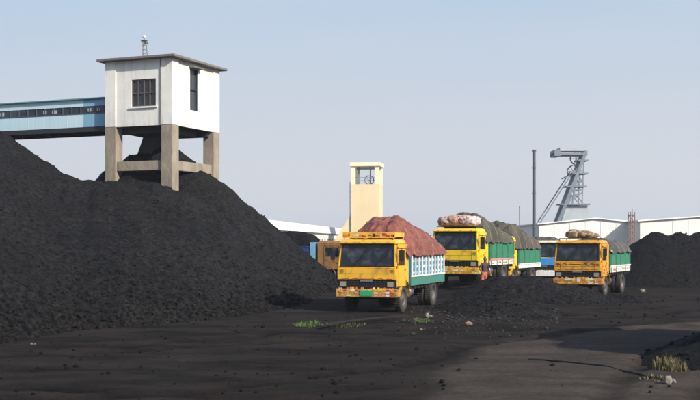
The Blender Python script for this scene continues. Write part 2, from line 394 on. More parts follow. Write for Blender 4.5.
for i in range(34000):
    if n > 6500: break
    y = rg.uniform(29, 66); x = at(rg.uniform(-30, 350), y); h = pile_raw(x, y)
    if h < -.25 or h > 9: continue
    p = math.exp(-max(h,0)/.9)*.95 + .05 + (.10 if fbm(x, y, .22, 2, 4) > .15 else 0)
    if rg.random() > p: continue
    r = (.022 + .085*rg.random()**2.6) * (.7 + .95*math.exp(-max(h,0)/1.0))
    hh = max(pile(x, y), ground(x, y))
    mb.rock((x, y, hh + r*.15), r, i, .8); n += 1
o = mb.build("coal_lumps", M_coal); hm(o); o["kind"] = "stuff"

def small_heap(name, label, cones, x0, x1, y0, y1, st, m, group=None, amp=1.0, lumps=300, seed=1, loc=None):
    base = g_raise
    def hf(x, y):
        h = smax([cone(x, y, *c) for c in cones], .12)
        if h < -1: return h
        return h + amp*(.10*fbm(x, y, .8, 3, seed) + .08*fbm(x, y, 2.4, 4, seed+7)) + base(x, y)
    r = empty(name, (loc or ((x0+x1)/2, (y0+y1)/2)) + (0,), 0, label, "coal heap", group)
    inv = Matrix.Translation(-Vector(r.location))
    o = grid_mesh("slope", frange(x0, x1, st), frange(y0, y1, st), hf, m, keep=lambda v: v[2] > ground(v[0], v[1]) - .08)
    o.parent = r; o.matrix_parent_inverse = inv
    q = MB(); rr = random.Random(seed); k = 0
    for i in range(lumps*12):
        if k >= lumps: break
        x = rr.uniform(x0, x1); y = rr.uniform(y0, y1); h = hf(x, y)
        if h < ground(x, y) - .15: continue
        rad = .02 + .075*rr.random()**2.8; q.rock((x, y, max(h, ground(x, y)) + rad*.2), rad, seed*1000+i); k += 1
    o = q.build("coal_lumps", m); o.parent = r; o.matrix_parent_inverse = inv; o["kind"] = "stuff"
    return r
small_heap("coal_heap", "large black coal heap at the right edge behind the orange truck",
           [(19.3,70,3.45,.72,1.05,1.0),(22.2,70.2,3.5,.72,.95,1.0),(27.6,70.2,3.5,.72,.95,1.0),(23.8,70.2,3.5,.72,.95,1.0),(20.8,70.2,3.45,.72,.95,1.0),(25.3,70,3.55,.72,1.0,1.0),(17.0,70.5,2.3,.62,.9,1),(30,71,3.6,.7,1,1)], 11, 37, 63.5, 76, .16, M_coal_dark, lumps=900, seed=2)
small_heap("coal_heap", "low black coal mound between the brighter yellow truck and the orange truck",
           [(8.6,51.5,1.05,.42,.8,1.2),(10.2,51.6,.72,.38,.8,1.2),(7.1,51,.95,.45,.8,1.2),(12.2,51.2,.32,.25,.8,1)], 4.4, 14.5, 47.5, 54, .09, M_coal, lumps=500, seed=3)
small_heap("coal_heap", "small black coal mound in front, nearest the camera of the middle mounds",
           [(5.75,44.5,.72,.45,.42,.8),(6.4,43.2,.42,.35,.45,.8),(4.7,45.2,.45,.4,.5,.8)], 2.8, 8.6, 38.5, 48, .09, M_coal, lumps=420, seed=4)
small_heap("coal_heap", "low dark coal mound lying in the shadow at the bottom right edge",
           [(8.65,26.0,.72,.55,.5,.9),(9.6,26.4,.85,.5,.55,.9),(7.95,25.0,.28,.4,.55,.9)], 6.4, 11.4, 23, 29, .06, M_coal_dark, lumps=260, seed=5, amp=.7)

# ------------------------------------------------------------------ loading tower
C_ = Vector((-9.62, 60.0, 0)); ang = math.atan2(1.7, -4.0)        # left face runs from C_ along this bearing
TW, TD = 4.35, 5.15
# local frame: x along the front face to the right (towards C_), y into the depth; origin = left front corner
tower = empty("coal_loading_tower", (-13.62, 61.7, 0), math.atan2(-1.7, 4.0), "white two-bay tower house on concrete legs above the coal stockpile", "tower")
Z0, Z1 = 9.06, 12.68
def wall_with_hole(q, x0, x1, z0, z1, hx0, hx1, hz0, hz1, y0, y1, swap=False):
    def bx(a, b, c, d):
        if swap: q.box(y0, y1, a, b, c, d)
        else: q.box(a, b, y0, y1, c, d)
    bx(x0, hx0, z0, z1); bx(hx1, x1, z0, z1); bx(hx0, hx1, z0, hz0); bx(hx0, hx1, hz1, z1)
fw = (1.72, 3.28, 10.12, 11.62)
q = MB(); wall_with_hole(q, .7, TW-.7, Z0, Z1, *fw, .06, .26); q.build("front_wall", M_white, tower)
q = MB(); wall_with_hole(q, .7, TD-.7, Z0, Z1, 1.95, 2.85, 10.05, 12.38, TW-.26, TW-.06, True); q.build("side_wall", M_white, tower)
q = MB(); q.box(.7, TW-.7, TD-.26, TD-.06, Z0, Z1); q.box(.06, .26, .7, TD-.7, Z0, Z1); q.build("rear_wall", M_white, tower)
for (cx, cy) in ((.35,.35),(TW-.35,.35),(.35,TD-.35),(TW-.35,TD-.35)):
    q = MB(); q.box(cx-.35, cx+.35, cy-.35, cy+.35, Z0+.002, Z1-.002); q.build("pilaster", M_white, tower, .015)
    q = MB(); q.box(cx-.35, cx+.35, cy-.35, cy+.35, 0, Z0-.002); q.build("column", M_conc, tower, .02)
q = MB(); q.box(-.34, TW+.34, -.34, TD+.34, Z1+.002, Z1+.14); q.build("roof", M_slab, tower, .02)
q = MB(); q.box(.72, TW-.72, .3, TD-.3, Z0+.02, Z0+.2); q.box(.3, TW-.3, .72, .95, Z0-.33, Z0+.019); q.box(.3, TW-.3, TD-.95, TD-.72, Z0-.33, Z0+.019)
q.box(1.9, 2.2, .95, TD-.95, Z0-.28, Z0+.019); q.build("floor_slab", M_dark, tower)
for (x0, x1, y0, y1) in ((.702, TW-.702, .12, .5), (.702, TW-.702, TD-.5, TD-.12), (TW-.5, TW-.12, .702, TD-.702), (.12, .5, .702, TD-.702)):
    q = MB(); q.box(x0, x1, y0, y1, 6.62, 7.15); q.build("tie_beam", M_conc, tower, .02)
w = MB(); w.box(fw[0], fw[1], .10, .16, fw[2], fw[2]+.07); w.box(fw[0], fw[1], .10, .16, fw[3]-.07, fw[3])
for k in range(5):
    x = fw[0] + (fw[1]-fw[0]-.06)*k/4; w.box(x, x+.06, .09, .15, fw[2]+.072, fw[3]-.072)
w.box(fw[0]+.06, fw[1]-.06, .10, .14, 10.84, 10.9)
wo = w.build("window", mat("dark_window_bars", (.10,.075,.07), .7), tower)
q = MB(); q.box(fw[0]+.01, fw[1]-.01, .18, .195, fw[2]+.01, fw[3]-.01); q.build("pane", M_glass_dark, wo)
q = MB(); q.box(fw[0]-.1, fw[1]+.1, -.03, .058, fw[2]-.09, fw[2]-.002); q.build("sill", M_white, wo)
w = MB()
for k in range(2):
    y = 1.955 + .84*k; w.box(TW-.2, TW-.12, y, y+.05, 10.05, 12.38)
w.box(TW-.2, TW-.12, 2.01, 2.79, 11.2, 11.26)
wo = w.build("window", M_dark, tower)
q = MB(); q.box(TW-.235, TW-.22, 1.96, 2.84, 10.06, 12.37); q.build("pane", M_glass_dark, wo)
q = MB(); q.box(TW-.055, TW+.28, 1.85, 2.95, 12.40, 12.46); q.build("canopy", M_slab, wo)
q = MB(); q.hexa([(1.15,1.9,8.62),(2.3,1.9,8.62),(2.3,3.0,8.62),(1.15,3.0,8.62)], [(.75,1.2,Z0-.34),(3.55,1.2,Z0-.34),(3.55,3.8,Z0-.34),(.75,3.8,Z0-.34)])
q.hexa([(.75,1.2,Z0-.338),(3.55,1.2,Z0-.338),(3.55,3.8,Z0-.338),(.75,3.8,Z0-.338)], [(.75,1.2,Z0-.0),(3.55,1.2,Z0-.0),(3.55,3.8,Z0-.0),(.75,3.8,Z0-.0)])
q.hexa([(.75,1.95,7.5),(1.65,1.95,7.5),(1.65,2.9,7.5),(.75,2.9,7.5)], [(1.2,1.95,8.618),(2.25,1.95,8.618),(2.25,2.9,8.618),(1.2,2.9,8.618)])
q.build("discharge_chute", M_dark, tower)
q = MB(); q.tube([(TW-.74,.02,Z1-.01),(TW-.74,.02,Z0+.05)], .035, 8); q.build("downpipe", M_slab, tower)

ant = empty("antenna_mast", (-11.55, 62.3, Z1+.14), 0.4, "little lattice mast with a white lamp on the tower roof", "antenna")
q = MB()
for (sx, sy) in ((-.17,-.17),(.17,-.17),(0,.18)): q.tube([(sx,sy,0),(sx*.55,sy*.55,1.15)], .02, 6)
for k in range(5):
    z = .1+k*.23; f = 1-.45*z/1.15; g = 1-.45*(z+.2)/1.15
    q.tube([(-.17*f,-.17*f,z),(.17*g,-.17*g,z+.2)], .013, 5); q.tube([(.17*f,-.17*f,z),(0,.18*g,z+.2)], .013, 5); q.tube([(0,.18*f,z),(-.17*g,-.17*g,z+.2)], .013, 5)
q.build("lattice", M_slab, ant)
q = MB(); q.box(-.16,.16,-.16,.16,1.15,1.18); q.tube([(0,0,1.18),(0,0,1.34)], .02, 6); q.box(.0,.22,-.05,.03,.98,1.1); q.build("bracket", M_dark, ant)
q = MB(); q.lathe_x([(-.09,.01),(-.07,.07),(0,.09),(.07,.07),(.09,.01)], (0,0,1.40), 12); q.build("lamp", M_white_p, ant)

# ------------------------------------------------------------------ conveyor gallery, running out of the tower's left wall
gal = empty("conveyor_gallery", (-13.62, 61.7, 0), math.atan2(-1.7, 4.0), "pale blue enclosed conveyor gallery entering the white tower from the left", "conveyor gallery")
GX0, GX1, GY0, GY1, GZ0, GZ1 = -26.0, .055, .42, 2.7, 8.93, 10.8
split = -1.75
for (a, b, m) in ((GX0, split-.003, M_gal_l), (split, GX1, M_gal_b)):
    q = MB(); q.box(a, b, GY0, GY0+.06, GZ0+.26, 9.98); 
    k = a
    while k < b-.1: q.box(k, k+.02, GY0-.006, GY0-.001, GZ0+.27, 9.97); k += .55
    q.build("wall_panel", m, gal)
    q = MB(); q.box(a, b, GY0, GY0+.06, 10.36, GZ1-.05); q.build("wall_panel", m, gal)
q = MB(); q.box(GX0, GX1, GY1-.06, GY1, GZ0+.26, GZ1-.05); q.build("rear_cladding", M_gal_l, gal)
q = MB(); q.box(GX0, GX1, GY0+.035, GY0+.05, 9.982, 10.358); q.build("window_strip", M_glass_dark, gal)
q = MB(); k = GX1-.12; i = 0
while k > GX0:
    q.box(k-.06, k, GY0-.008, GY0+.03, 9.983, 10.357); k -= .62; i += 1
q.box(GX0, GX1, GY0-.02, GY0+.03, 9.93, 9.979); q.build("mullions", M_pole, gal)
q = MB(); k = GX1-.9
rr = random.Random(4)
while k > GX0:
    if rr.random() < .6: q = MB(); q.box(k, k+rr.uniform(.2,.45), GY0+.005, GY0+.022, 10.05, 10.05+rr.uniform(.14,.26)); q.build("shutter", M_steelpale, gal)
    k -= .62
q = MB(); q.hexa([(GX0,GY0-.15,GZ1-.05),(GX1,GY0-.15,GZ1-.05),(GX1,GY1+.15,GZ1-.05),(GX0,GY1+.15,GZ1-.05)], [(GX0,GY0-.15,GZ1+.01),(GX1,GY0-.15,GZ1+.01),(GX1,GY1+.15,GZ1+.16),(GX0,GY1+.15,GZ1+.16)])
q.build("roof", M_teal, gal)
q = MB(); q.box(GX0, GX1, GY0+.02, GY1-.02, GZ0+.1, GZ0+.258); q.box(GX0, GX1, GY0-.1, GY0+.1, GZ0-.02, GZ0+.1); q.box(GX0, GX1, GY1-.1, GY1+.1, GZ0-.02, GZ0+.1)
k = GX1-.5
while k > GX0: q.box(k-.08, k, GY0+.1, GY1-.1, GZ0-.0, GZ0+.098); k -= 1.2
q.build("floor_girder", M_dark, gal)
q = MB()
for y in (GY0-.05, GY1+.05):
    q.bar((-14.5,y,0),(-14.9,y,GZ0-.02),.22); q.bar((-16.2,y,0),(-15.7,y,GZ0-.02),.22)
    for z in (2,4.5,7): q.bar((-14.55,y,z),(-16.0,y,z+1.6),.1)
q.build("trestle", M_pole, gal)
for k in range(9): q = MB(); q.tube([(-2.2-k*1.9, GY0, GZ0-.02), (-2.2-k*1.9+rr.uniform(-.05,.05), GY0, GZ0-.02-rr.uniform(.1,.35))], .018, 5); q.build("hanging_scrap", M_dark, gal)

# ------------------------------------------------------------------ trucks
def paint(name, c, dirt=(.16,.11,.06), amt=.66):
    m = mat(name, c, .5, col2=dirt, vscale=2.6, amt=amt-.02, sharp=.14, bump=.4, bscale=2.6, stretch=(1,1,.6), detail=9)
    nt = m.node_tree; N = nt.nodes; L = nt.links; b = N["Principled BSDF"]; tc = N.new("ShaderNodeTexCoord")
    n = N.new("ShaderNodeTexNoise"); n.inputs["Scale"].default_value = 5; n.inputs["Detail"].default_value = 9; n.inputs["Roughness"].default_value = .75; L.new(tc.outputs["Object"], n.inputs["Vector"])
    sp = N.new("ShaderNodeSeparateXYZ"); L.new(tc.outputs["Object"], sp.inputs[0])
    lo = N.new("ShaderNodeMapRange"); lo.inputs[1].default_value = 1.5; lo.inputs[2].default_value = .55; lo.inputs[3].default_value = -.06; lo.inputs[4].default_value = .2; L.new(sp.outputs[2], lo.inputs[0])
    a = N.new("ShaderNodeMath"); a.operation = 'ADD'; L.new(lo.outputs[0], a.inputs[0]); L.new(n.outputs["Fac"], a.inputs[1])
    r = N.new("ShaderNodeMapRange"); r.inputs[1].default_value = .50; r.inputs[2].default_value = .75; r.inputs[4].default_value = .85; L.new(a.outputs[0], r.inputs[0])
    mx = N.new("ShaderNodeMix"); mx.data_type = 'RGBA'; old = b.inputs["Base Color"].links[0].from_socket
    L.new(r.outputs[0], mx.inputs[0]); L.new(old, mx.inputs[6]); mx.inputs[7].default_value = (.10,.075,.05,1); L.new(mx.outputs[2], b.inputs["Base Color"])
    rr_ = N.new("ShaderNodeMapRange"); rr_.inputs[3].default_value = .4; rr_.inputs[4].default_value = .85; L.new(r.outputs[0], rr_.inputs[0]); L.new(rr_.outputs[0], b.inputs["Roughness"])
    return m
def noise3(p, s, oc=3): return noise.fractal(Vector(p)*s, 1.0, 2.0, oc)

def wheel(parent, x, y, side, r=.52, w=.28, dual=False):
    n = 2 if dual else 1
    for k in range(n):
        cx = x - side*k*.33
        q = MB(); h = w/2
        q.lathe_x([(-h*.8,r*.60),(-h,r*.7),(-h,r*.90),(-h*.75,r*.985),(-h*.3,r),(h*.3,r),(h*.75,r*.985),(h,r*.90),(h,r*.7),(h*.8,r*.60),(-h*.8,r*.60)], (cx,y,r), 36)
        for a in range(36):
            t = 2*math.pi*a/36; c = Vector((cx, y+math.cos(t)*r, r+math.sin(t)*r))
            for sx in (-1,1): q.box(-.055,.055,-.022,.022,-.012,.012, Matrix.Translation(c+Vector((sx*.065,0,0))) @ Matrix.Rotation(t-math.pi/2,4,'X'))
        tz = q.build("wheel", M_tyre, parent)
        q = MB(); s_ = side if k == 0 else -side; e = h*.75*side
        if k == 0 and not dual: prof = [(cx*0+e,r*.60),(e*.4,r*.52),(e*.5,r*.34),(e*1.15,r*.26),(e*1.25,r*.10),(e*1.25,.001)]
        else: prof = [(e,r*.60),(-e*.3,r*.50),(-e*.4,r*.30),(e*.5,r*.24),(e*.7,r*.10),(e*.7,.001)]
        q.lathe_x(prof, (cx,y,r), 24)
        for a in range(8):
            t = 2*math.pi*a/8; xx = cx + (e*.55 if not dual else -e*.25)
            q.lathe_x([(-.02*side,.02),(.035*side,.02),(.035*side,.001)], (xx, y+math.cos(t)*r*.42, r+math.sin(t)*r*.42), 6)
        q.build("rim", M_rim, tz)

def make_truck(loc, yaw, label, cabm, lowm=None, side_low=None, side_up=None, rib=None, bump_cols=None, body_h=(1.0,1.32,2.2),
               L=6.9, group="goods trucks waiting in the coal yard", visor=None, boards=None, deco=(), plate=True, scale=1.0, panel=None, inner=None, low_style="board", cab_trim=None, nrib=11, skirt=None, motif=None):
    t = empty("goods_truck", (loc[0], loc[1], loc[2]), yaw, label, "truck", group); t.scale = (scale,)*3
    W2 = 1.18; lowm = lowm or cabm
    # ---- cab shell: lower front, pillars, roof, rear wall, lower sides
    q = MB()
    q.box(-W2, W2, .06, .16, 1.26, 1.70)                                     # front panel
    q.hexa([(-W2,.06,1.702),(W2,.06,1.702),(W2,.16,1.702),(-W2,.16,1.702)], [(-W2+.01,.10,1.76),(W2-.01,.10,1.76),(W2-.01,.2,1.76),(-W2+.01,.2,1.76)])
    for s in (-1,1):                                                         # A pillars and corner panels
        q.hexa([(s*W2,.10,1.762),(s*(W2-.11),.10,1.762),(s*(W2-.11),.22,1.762),(s*W2,.22,1.762)][::(1 if s<0 else -1)],
               [(s*(W2-.05),.24,2.62),(s*(W2-.15),.24,2.62),(s*(W2-.15),.34,2.62),(s*(W2-.05),.34,2.62)][::(1 if s<0 else -1)])
        q.box(min(s*W2,s*(W2-.06)), max(s*W2,s*(W2-.06)), .162, .32, .98, 1.70)
        q.box(min(s*W2,s*(W2-.06)), max(s*W2,s*(W2-.06)), 1.36, 1.78, 1.12, 2.62)   # rear side panel
        q.box(min(s*W2,s*(W2-.05)), max(s*W2,s*(W2-.05)), .322, 1.358, 2.45, 2.62)
    q.box(-W2+.06, W2-.06, 1.70, 1.78, .98, 2.62)
    q.box(-W2+.06, W2-.06, .3, 1.7, .98, 1.04)
    q.build("cab", cabm, t, .03, 3)
    q = MB(); zz = 2.622
    q.hexa([(-W2+.03,.20,zz),(W2-.03,.20,zz),(W2-.03,1.80,zz),(-W2+.03,1.80,zz)], [(-W2+.14,.34,2.80),(W2-.14,.34,2.80),(W2-.14,1.74,2.80),(-W2+.14,1.74,2.80)])
    q.box(-W2+.05, W2-.05, .10, .202, 2.64, 2.72)
    q.build("roof", cabm, t, .03, 3)
    # interior
    q = MB(); 
    for sx in (-.55,.55): q.box(sx-.28, sx+.28, .95, 1.45, 1.3, 1.5); q.box(sx-.28, sx+.28, 1.42, 1.56, 1.5, 2.15)
    q.build("seat", M_seat, t, .03)
    q = MB(); pts = [(.5+.22*math.cos(a), .62+.08*math.sin(a), 1.78+.2*math.sin(a)) for a in [2*math.pi*i/20 for i in range(21)]]
    q.tube(pts, .016, 6, False); q.bar((.5,.62,1.78),(.5,.4,1.5),.05); q.build("steering_wheel", M_black, t)
    # windscreen
    q = MB(); q.hexa([(-W2+.13,.125,1.80),(W2-.13,.125,1.80),(W2-.13,.135,1.80),(-W2+.13,.135,1.80)], [(-W2+.17,.262,2.60),(W2-.17,.262,2.60),(W2-.17,.272,2.60),(-W2+.17,.272,2.60)])
    ws = q.build("windscreen", M_wind, t)
    q = MB()
    a0, b0, c0, d0 = Vector((-W2+.13,.115,1.79)), Vector((W2-.13,.115,1.79)), Vector((W2-.17,.252,2.61)), Vector((-W2+.17,.252,2.61))
    q.bar(a0,b0,.045,.03); q.bar(b0,c0,.03,.045); q.bar(c0,d0,.03,.045); q.bar(d0,a0,.03,.045); q.build("gasket", M_black, ws)
    for sx in (-.55,.35):
        q = MB(); q.tube([(sx,.09,1.76),(sx+.1,.105,1.95),(sx+.42,.16,2.22)], .013, 5); q.tube([(sx+.2,.118,2.0),(sx+.5,.20,2.42)], .012, 5); q.build("wiper", M_black, t)
    # doors
    for s in (-1,1):
        q = MB(); X0, X1 = sorted((s*(W2+.012), s*(W2-.05)))
        q.box(X0, X1, .325, 1.352, 1.0, 1.80); q.box(X0, X1, .325, .40, 1.802, 2.44); q.box(X0, X1, 1.28, 1.352, 1.802, 2.44); q.box(X0, X1, .402, 1.278, 2.38, 2.44)
        d = q.build("door", cabm, t, .012)
        q = MB(); X0, X1 = sorted((s*(W2-.02), s*(W2-.03))); q.box(X0, X1, .403, 1.277, 1.803, 2.378); q.build("window", M_wind, d)
        q = MB(); X0, X1 = sorted((s*(W2+.014), s*(W2+.04))); q.box(X0, X1, 1.10, 1.26, 1.62, 1.66); q.build("handle", M_chrome, d)
        # wheel arch
        q = MB(); pts = [(1.25+.66*math.cos(a), .55+.66*math.sin(a)) for a in [math.pi*i/12 for i in range(13)]]
        for (ya,za),(yb,zb) in zip(pts, pts[1:]): q.hexa([(s*(W2+.03),ya,za),(s*(W2-.34),ya,za),(s*(W2-.34),yb,zb),(s*(W2+.03),yb,zb)], [(s*(W2+.03),ya*1.0,za+.035),(s*(W2-.34),ya,za+.035),(s*(W2-.34),yb,zb+.035),(s*(W2+.03),yb,zb+.035)])
        q.build("wheel_arch", lowm, t)
        # steps and mirror
        q = MB(); X0, X1 = sorted((s*(W2+.02), s*(W2-.25))); q.box(X0, X1, .34, .60, .60, .64); q.box(X0, X1, .30, .32, .58, .98); q.build("step", M_chassis, t)
        q = MB(); q.tube([(s*W2,.26,2.5),(s*(W2+.2),.12,2.45),(s*(W2+.2),.12,1.95),(s*W2,.2,1.85)], .014, 6)
        mr = q.build("mirror_arm", M_black, t)
        q = MB(); q.box(s*(W2+.2)-.09, s*(W2+.2)+.09, .085, .115, 2.02, 2.40); q.build("mirror", M_black, mr, .01)
    # grille band
    q = MB(); q.box(-W2+.02, W2-.02, .12, .20, .92, 1.258); q.build("front_recess", M_black, t)
    q = MB()
    for k in range(4): q.box(-.74, .74, .085, .115, .98+k*.068, .998+k*.068)
    for k in range(9): q.box(-.74+k*.18, -.728+k*.18, .09, .118, .97, 1.23)
    q.build("grille", M_dark, t)
    q = MB(); q.box(-.24, .24, .035, .058, 1.20, 1.245); q.build("badge", M_chrome, t)
    for s in (-1,1):
        q = MB(); q.box(s*.95-.17, s*.95+.17, .06, .118, .97, 1.22); h = q.build("headlight", M_black, t, .01)
        q = MB(); q.box(s*.95-.12, s*.95+.12, .045, .058, 1.0, 1.19); q.build("lens", M_lens, h)
        q = MB(); q.box(s*(W2-.14)-.05, s*(W2-.14)+.05, -.02, -.002, .78, .86); q.build("indicator", M_amber, t)
    q = MB()
    for x in (-.86, .86): q.box(x-.005, x+.005, .054, .059, 1.28, 1.69)
    q.box(-W2+.05, W2-.05, .054, .059, 1.495, 1.503)
    for s in (-1,1):
        for k in range(4): q.box(s*1.0-.08, s*1.0+.08, .053, .058, 1.54+k*.03, 1.552+k*.03)
    q.build("panel_seams", M_black, t)
    for x in (-.85, -.3, .3, .85):
        q = MB(); q.box(x-.05, x+.05, .07, .10, 2.66, 2.70); q.build("marker_lamp", M_amber, t)
    # bumper with painted panels
    q = MB(); q.box(-W2-.04, W2+.04, 0, .1, .60, .92); q.box(-W2-.04, -W2+.04, .102, .5, .62, .9); q.box(W2-.04, W2+.04, .102, .5, .62, .9)
    bp_ = q.build("bumper", lowm, t, .015)
    if bump_cols:
        rr = random.Random(hash(label) % 1000 if False else len(label))
        q = MB(); x = -W2; 
        while x < W2-.05:
            w_ = rr.uniform(.08,.2)
            for z in (.64,.74,.83):
                if abs(x+w_/2) < .27 and plate: continue
                if rr.random() < .72:
                    q.cur = rr.randrange(len(bump_cols)); q.box(x, x+w_-.008, -.006, -.001, z+.005, z+rr.uniform(.05,.085))
            x += w_
        q.build("painted_pattern", list(bump_cols), bp_)
        q = MB(); x = -W2+.05
        while x < W2-.1:
            w_ = rr.uniform(.05,.13); q.cur = rr.randrange(len(bump_cols))
            if rr.random() < .7: q.box(x, x+w_*.8, .088, .1, .925, .925+rr.uniform(.03,.075))
            x += w_
        q.build("painted_pattern", list(bump_cols), bp_)
    if plate:
        q = MB(); q.box(-.24, .24, -.022, -.008, .655, .865); p = q.build("number_plate", M_green_p, bp_)
    # chassis, tank, battery box
    q = MB()
    for s in (-1,1): q.box(s*.42-.04, s*.42+.04, .3, L, .62, .84)
    for y in (2.2,3.4,4.6,L-.15): q.box(-.38,.38,y,y+.1,.66,.8)
    q.tube([(-.95,1.25,.52),(.95,1.25,.52)], .07, 8); q.tube([(-.8,L-1.65,.52),(.8,L-1.65,.52)], .1, 8); q.lathe_x([(-.3,.02),(-.15,.2),(.15,.2),(.3,.02)], (0,L-1.65,.52), 14)
    q.tube([(0,2.0,.7),(0,L-1.8,.56)], .05, 8); q.box(-.35,.35,.5,1.7,.55,1.02)
    q.build("chassis", M_chassis, t)
    q = MB(); q.lathe_x([(-.28,.001),(-.28,.22),(.28,.22),(.28,.001)], (0,0,0), 20)
    q.v = [tuple(Matrix.Translation((.78,2.9,.72)) @ Matrix.Rotation(math.pi/2,4,'Z') @ Vector(p)) for p in q.v]; q.build("fuel_tank", M_chrome, t)
    q = MB(); q.box(-.95,-.55,2.4,3.0,.52,.88); q.build("battery_box", M_chassis, t)
    wheel(t, -1.0, 1.25, -1); wheel(t, 1.0, 1.25, 1)
    wheel(t, -1.03, L-1.65, -1, dual=True); wheel(t, 1.03, L-1.65, 1, dual=True)
    # cargo body
    z0, z1, z2 = body_h; y0, y1 = 1.98, L; B = 1.22
    q = MB(); q.box(-B+.02, B-.02, y0, y1, z0-.02, z0+.08)
    for y in frange(y0+.2, y1-.2, .55): q.box(-B+.05, B-.05, y, y+.08, z0-.16, z0-.022)
    q.build("cargo_floor", M_chassis, t)
    side_up = side_up or side_low; rib = rib or side_up
    for s in (-1,1):
        a, b = sorted((s*B, s*(B-.05)))
        q = MB(); q.box(a, b, y0, y1, z0-.02, z1); sp = q.build("lower_board", side_low, t)
        q = MB(); a2, b2 = sorted((s*(B-.012), s*(B-.05))); q.box(a2, b2, y0, y1, z1+.07, z2-.06); q.build("upper_board", side_up, sp)
        q = MB(); a3, b3 = sorted((s*(B+.028), s*(B-.02))); q.box(a3, b3, y0, y1, z1+.002, z1+.068); q.box(a3, b3, y0, y1, z2-.058, z2)
        q.build("rail", boards[0] if boards else M_white_p, sp)
        q = MB()
        for k in range(nrib):
            y = y0 + .08 + (y1-y0-.26)*k/(nrib-1)
            a4, b4 = sorted((s*(B+.022), s*(B-.01))); q.box(a4, b4, y, y+.10, z1+.07, z2-.06)
            if boards: q.box(a4, b4, y, y+.05, z0-.02, z1)
        q.build("ribs", rib, sp)
        if motif:
            q = MB(); rr = random.Random(31)
            for k in range(nrib-1):
                ya = y0 + .08 + (y1-y0-.26)*k/(nrib-1) + .14; yb = y0 + .08 + (y1-y0-.26)*(k+1)/(nrib-1) - .01; w_ = yb-ya
                for z in (z1+.12, z1+.35, z1+.58):
                    q.cur = rr.randrange(len(motif)); xo = s*(B-.011); xn = s*(B-.006)
                    c = (ya+yb)/2; hh = rr.uniform(.07,.1); ww = w_*rr.uniform(.25,.42)
                    pl = [(xn,c-ww,z+.04),(xn,c,z+.04-hh*.5),(xn,c+ww,z+.05),(xn,c,z+.04+hh)]; q.add(pl, [(0,1,2,3)], False)
            q.build("painted_motifs", list(motif), sp)
        if low_style == "painted":
            q = MB(); rr = random.Random(5+len(label)); y = y0+.05
            while y < y1-.1:
                w_ = rr.uniform(.1,.3); q.cur = rr.randrange(3)
                a5, b5 = sorted((s*(B+.012), s*(B+.003))); q.box(a5, b5, y, y+w_*.8, z0+.04+rr.random()*.06, z1-.05-rr.random()*.08); y += w_
            q.build("painted_panels", [M_white_p, M_pink_p, M_red_p], sp)
        if skirt:
            q = MB(); a, b = sorted((s*(B-.002), s*(B-.04))); q.box(a, b, y0, y1, z0-.24, z0-.022)
            for k in range(12): 
                pass
            q.build("skirt_board", skirt, sp)
    q = MB(); q.box(-B+.052, B-.052, y0, y0+.05, z0+.082, z2+.25); q.build("headboard", inner or side_up, t)
    q = MB(); q.box(-B+.052, B-.052, y1-.05, y1, z0+.082, z2); q.build("tailboard", side_up, t)
    for s in (-1,1):
        q = MB(); a, b = sorted((s*1.2, s*.7)); q.box(a, b, L-1.1, L-1.07, .35, z0-.17); q.build("mudflap", M_black, t)
    # visor board / luggage rack above the cab
    if visor:
        q = MB(); q.box(-1.05, 1.05, .32, .35, 2.86, 3.08); q.bar((-1.0,.335,2.78),(-1.0,.335,2.86),.03); q.bar((1.0,.335,2.78),(1.0,.335,2.86),.03)
        for s in (-1,1): q.box(min(s*1.05,s*1.02), max(s*1.05,s*1.02), .352, 1.6, 2.9, 3.06); q.bar((s*1.03,1.5,2.78),(s*1.03,1.5,2.9),.03)
        v = q.build("roof_rack_board", visor[0], t)
        q = MB(); rr = random.Random(11); x = -1.02
        while x < 1.0:
            w_ = rr.uniform(.04,.12); q.cur = rr.randrange(len(visor)-1)
            if rr.random() < .75: z = 2.89+rr.random()*.05; q.box(x, min(1.04,x+w_), .312, .318, z, z+rr.uniform(.05,.12))
            x += w_+.01
        q.build("painted_pattern", visor[1:], v)
    else:
        q = MB()
        for s in (-1,1): q.tube([(s*.98,.36,2.78),(s*.98,.36,2.9),(s*.98,1.68,2.9),(s*.98,1.68,2.78)], .016, 6)
        for y in (.36,.7,1.04,1.38,1.68): q.tube([(-.98,y,2.9),(.98,y,2.9)], .014, 6)
        q.build("roof_rack", M_black, t)
    if cab_trim:
        for s in (-1,1):
            q = MB(); rr = random.Random(21)
            a, b = sorted((s*(W2+.016), s*(W2+.024)))
            for k in range(16):
                q.cur = rr.randrange(len(cab_trim)); y = rr.uniform(.4,1.2); z = rr.uniform(1.08,1.5); q.box(a, b, y, y+rr.uniform(.04,.12), z, z+rr.uniform(.03,.08))
            q.build("painted_pattern", list(cab_trim), t)
    return t

def on_truck(t, p):
    M = Matrix.Translation(t.location) @ Matrix.Rotation(t.rotation_euler.z, 4, 'Z') @ Matrix.Diagonal((*t.scale, 1))
    return M @ Vector(p)

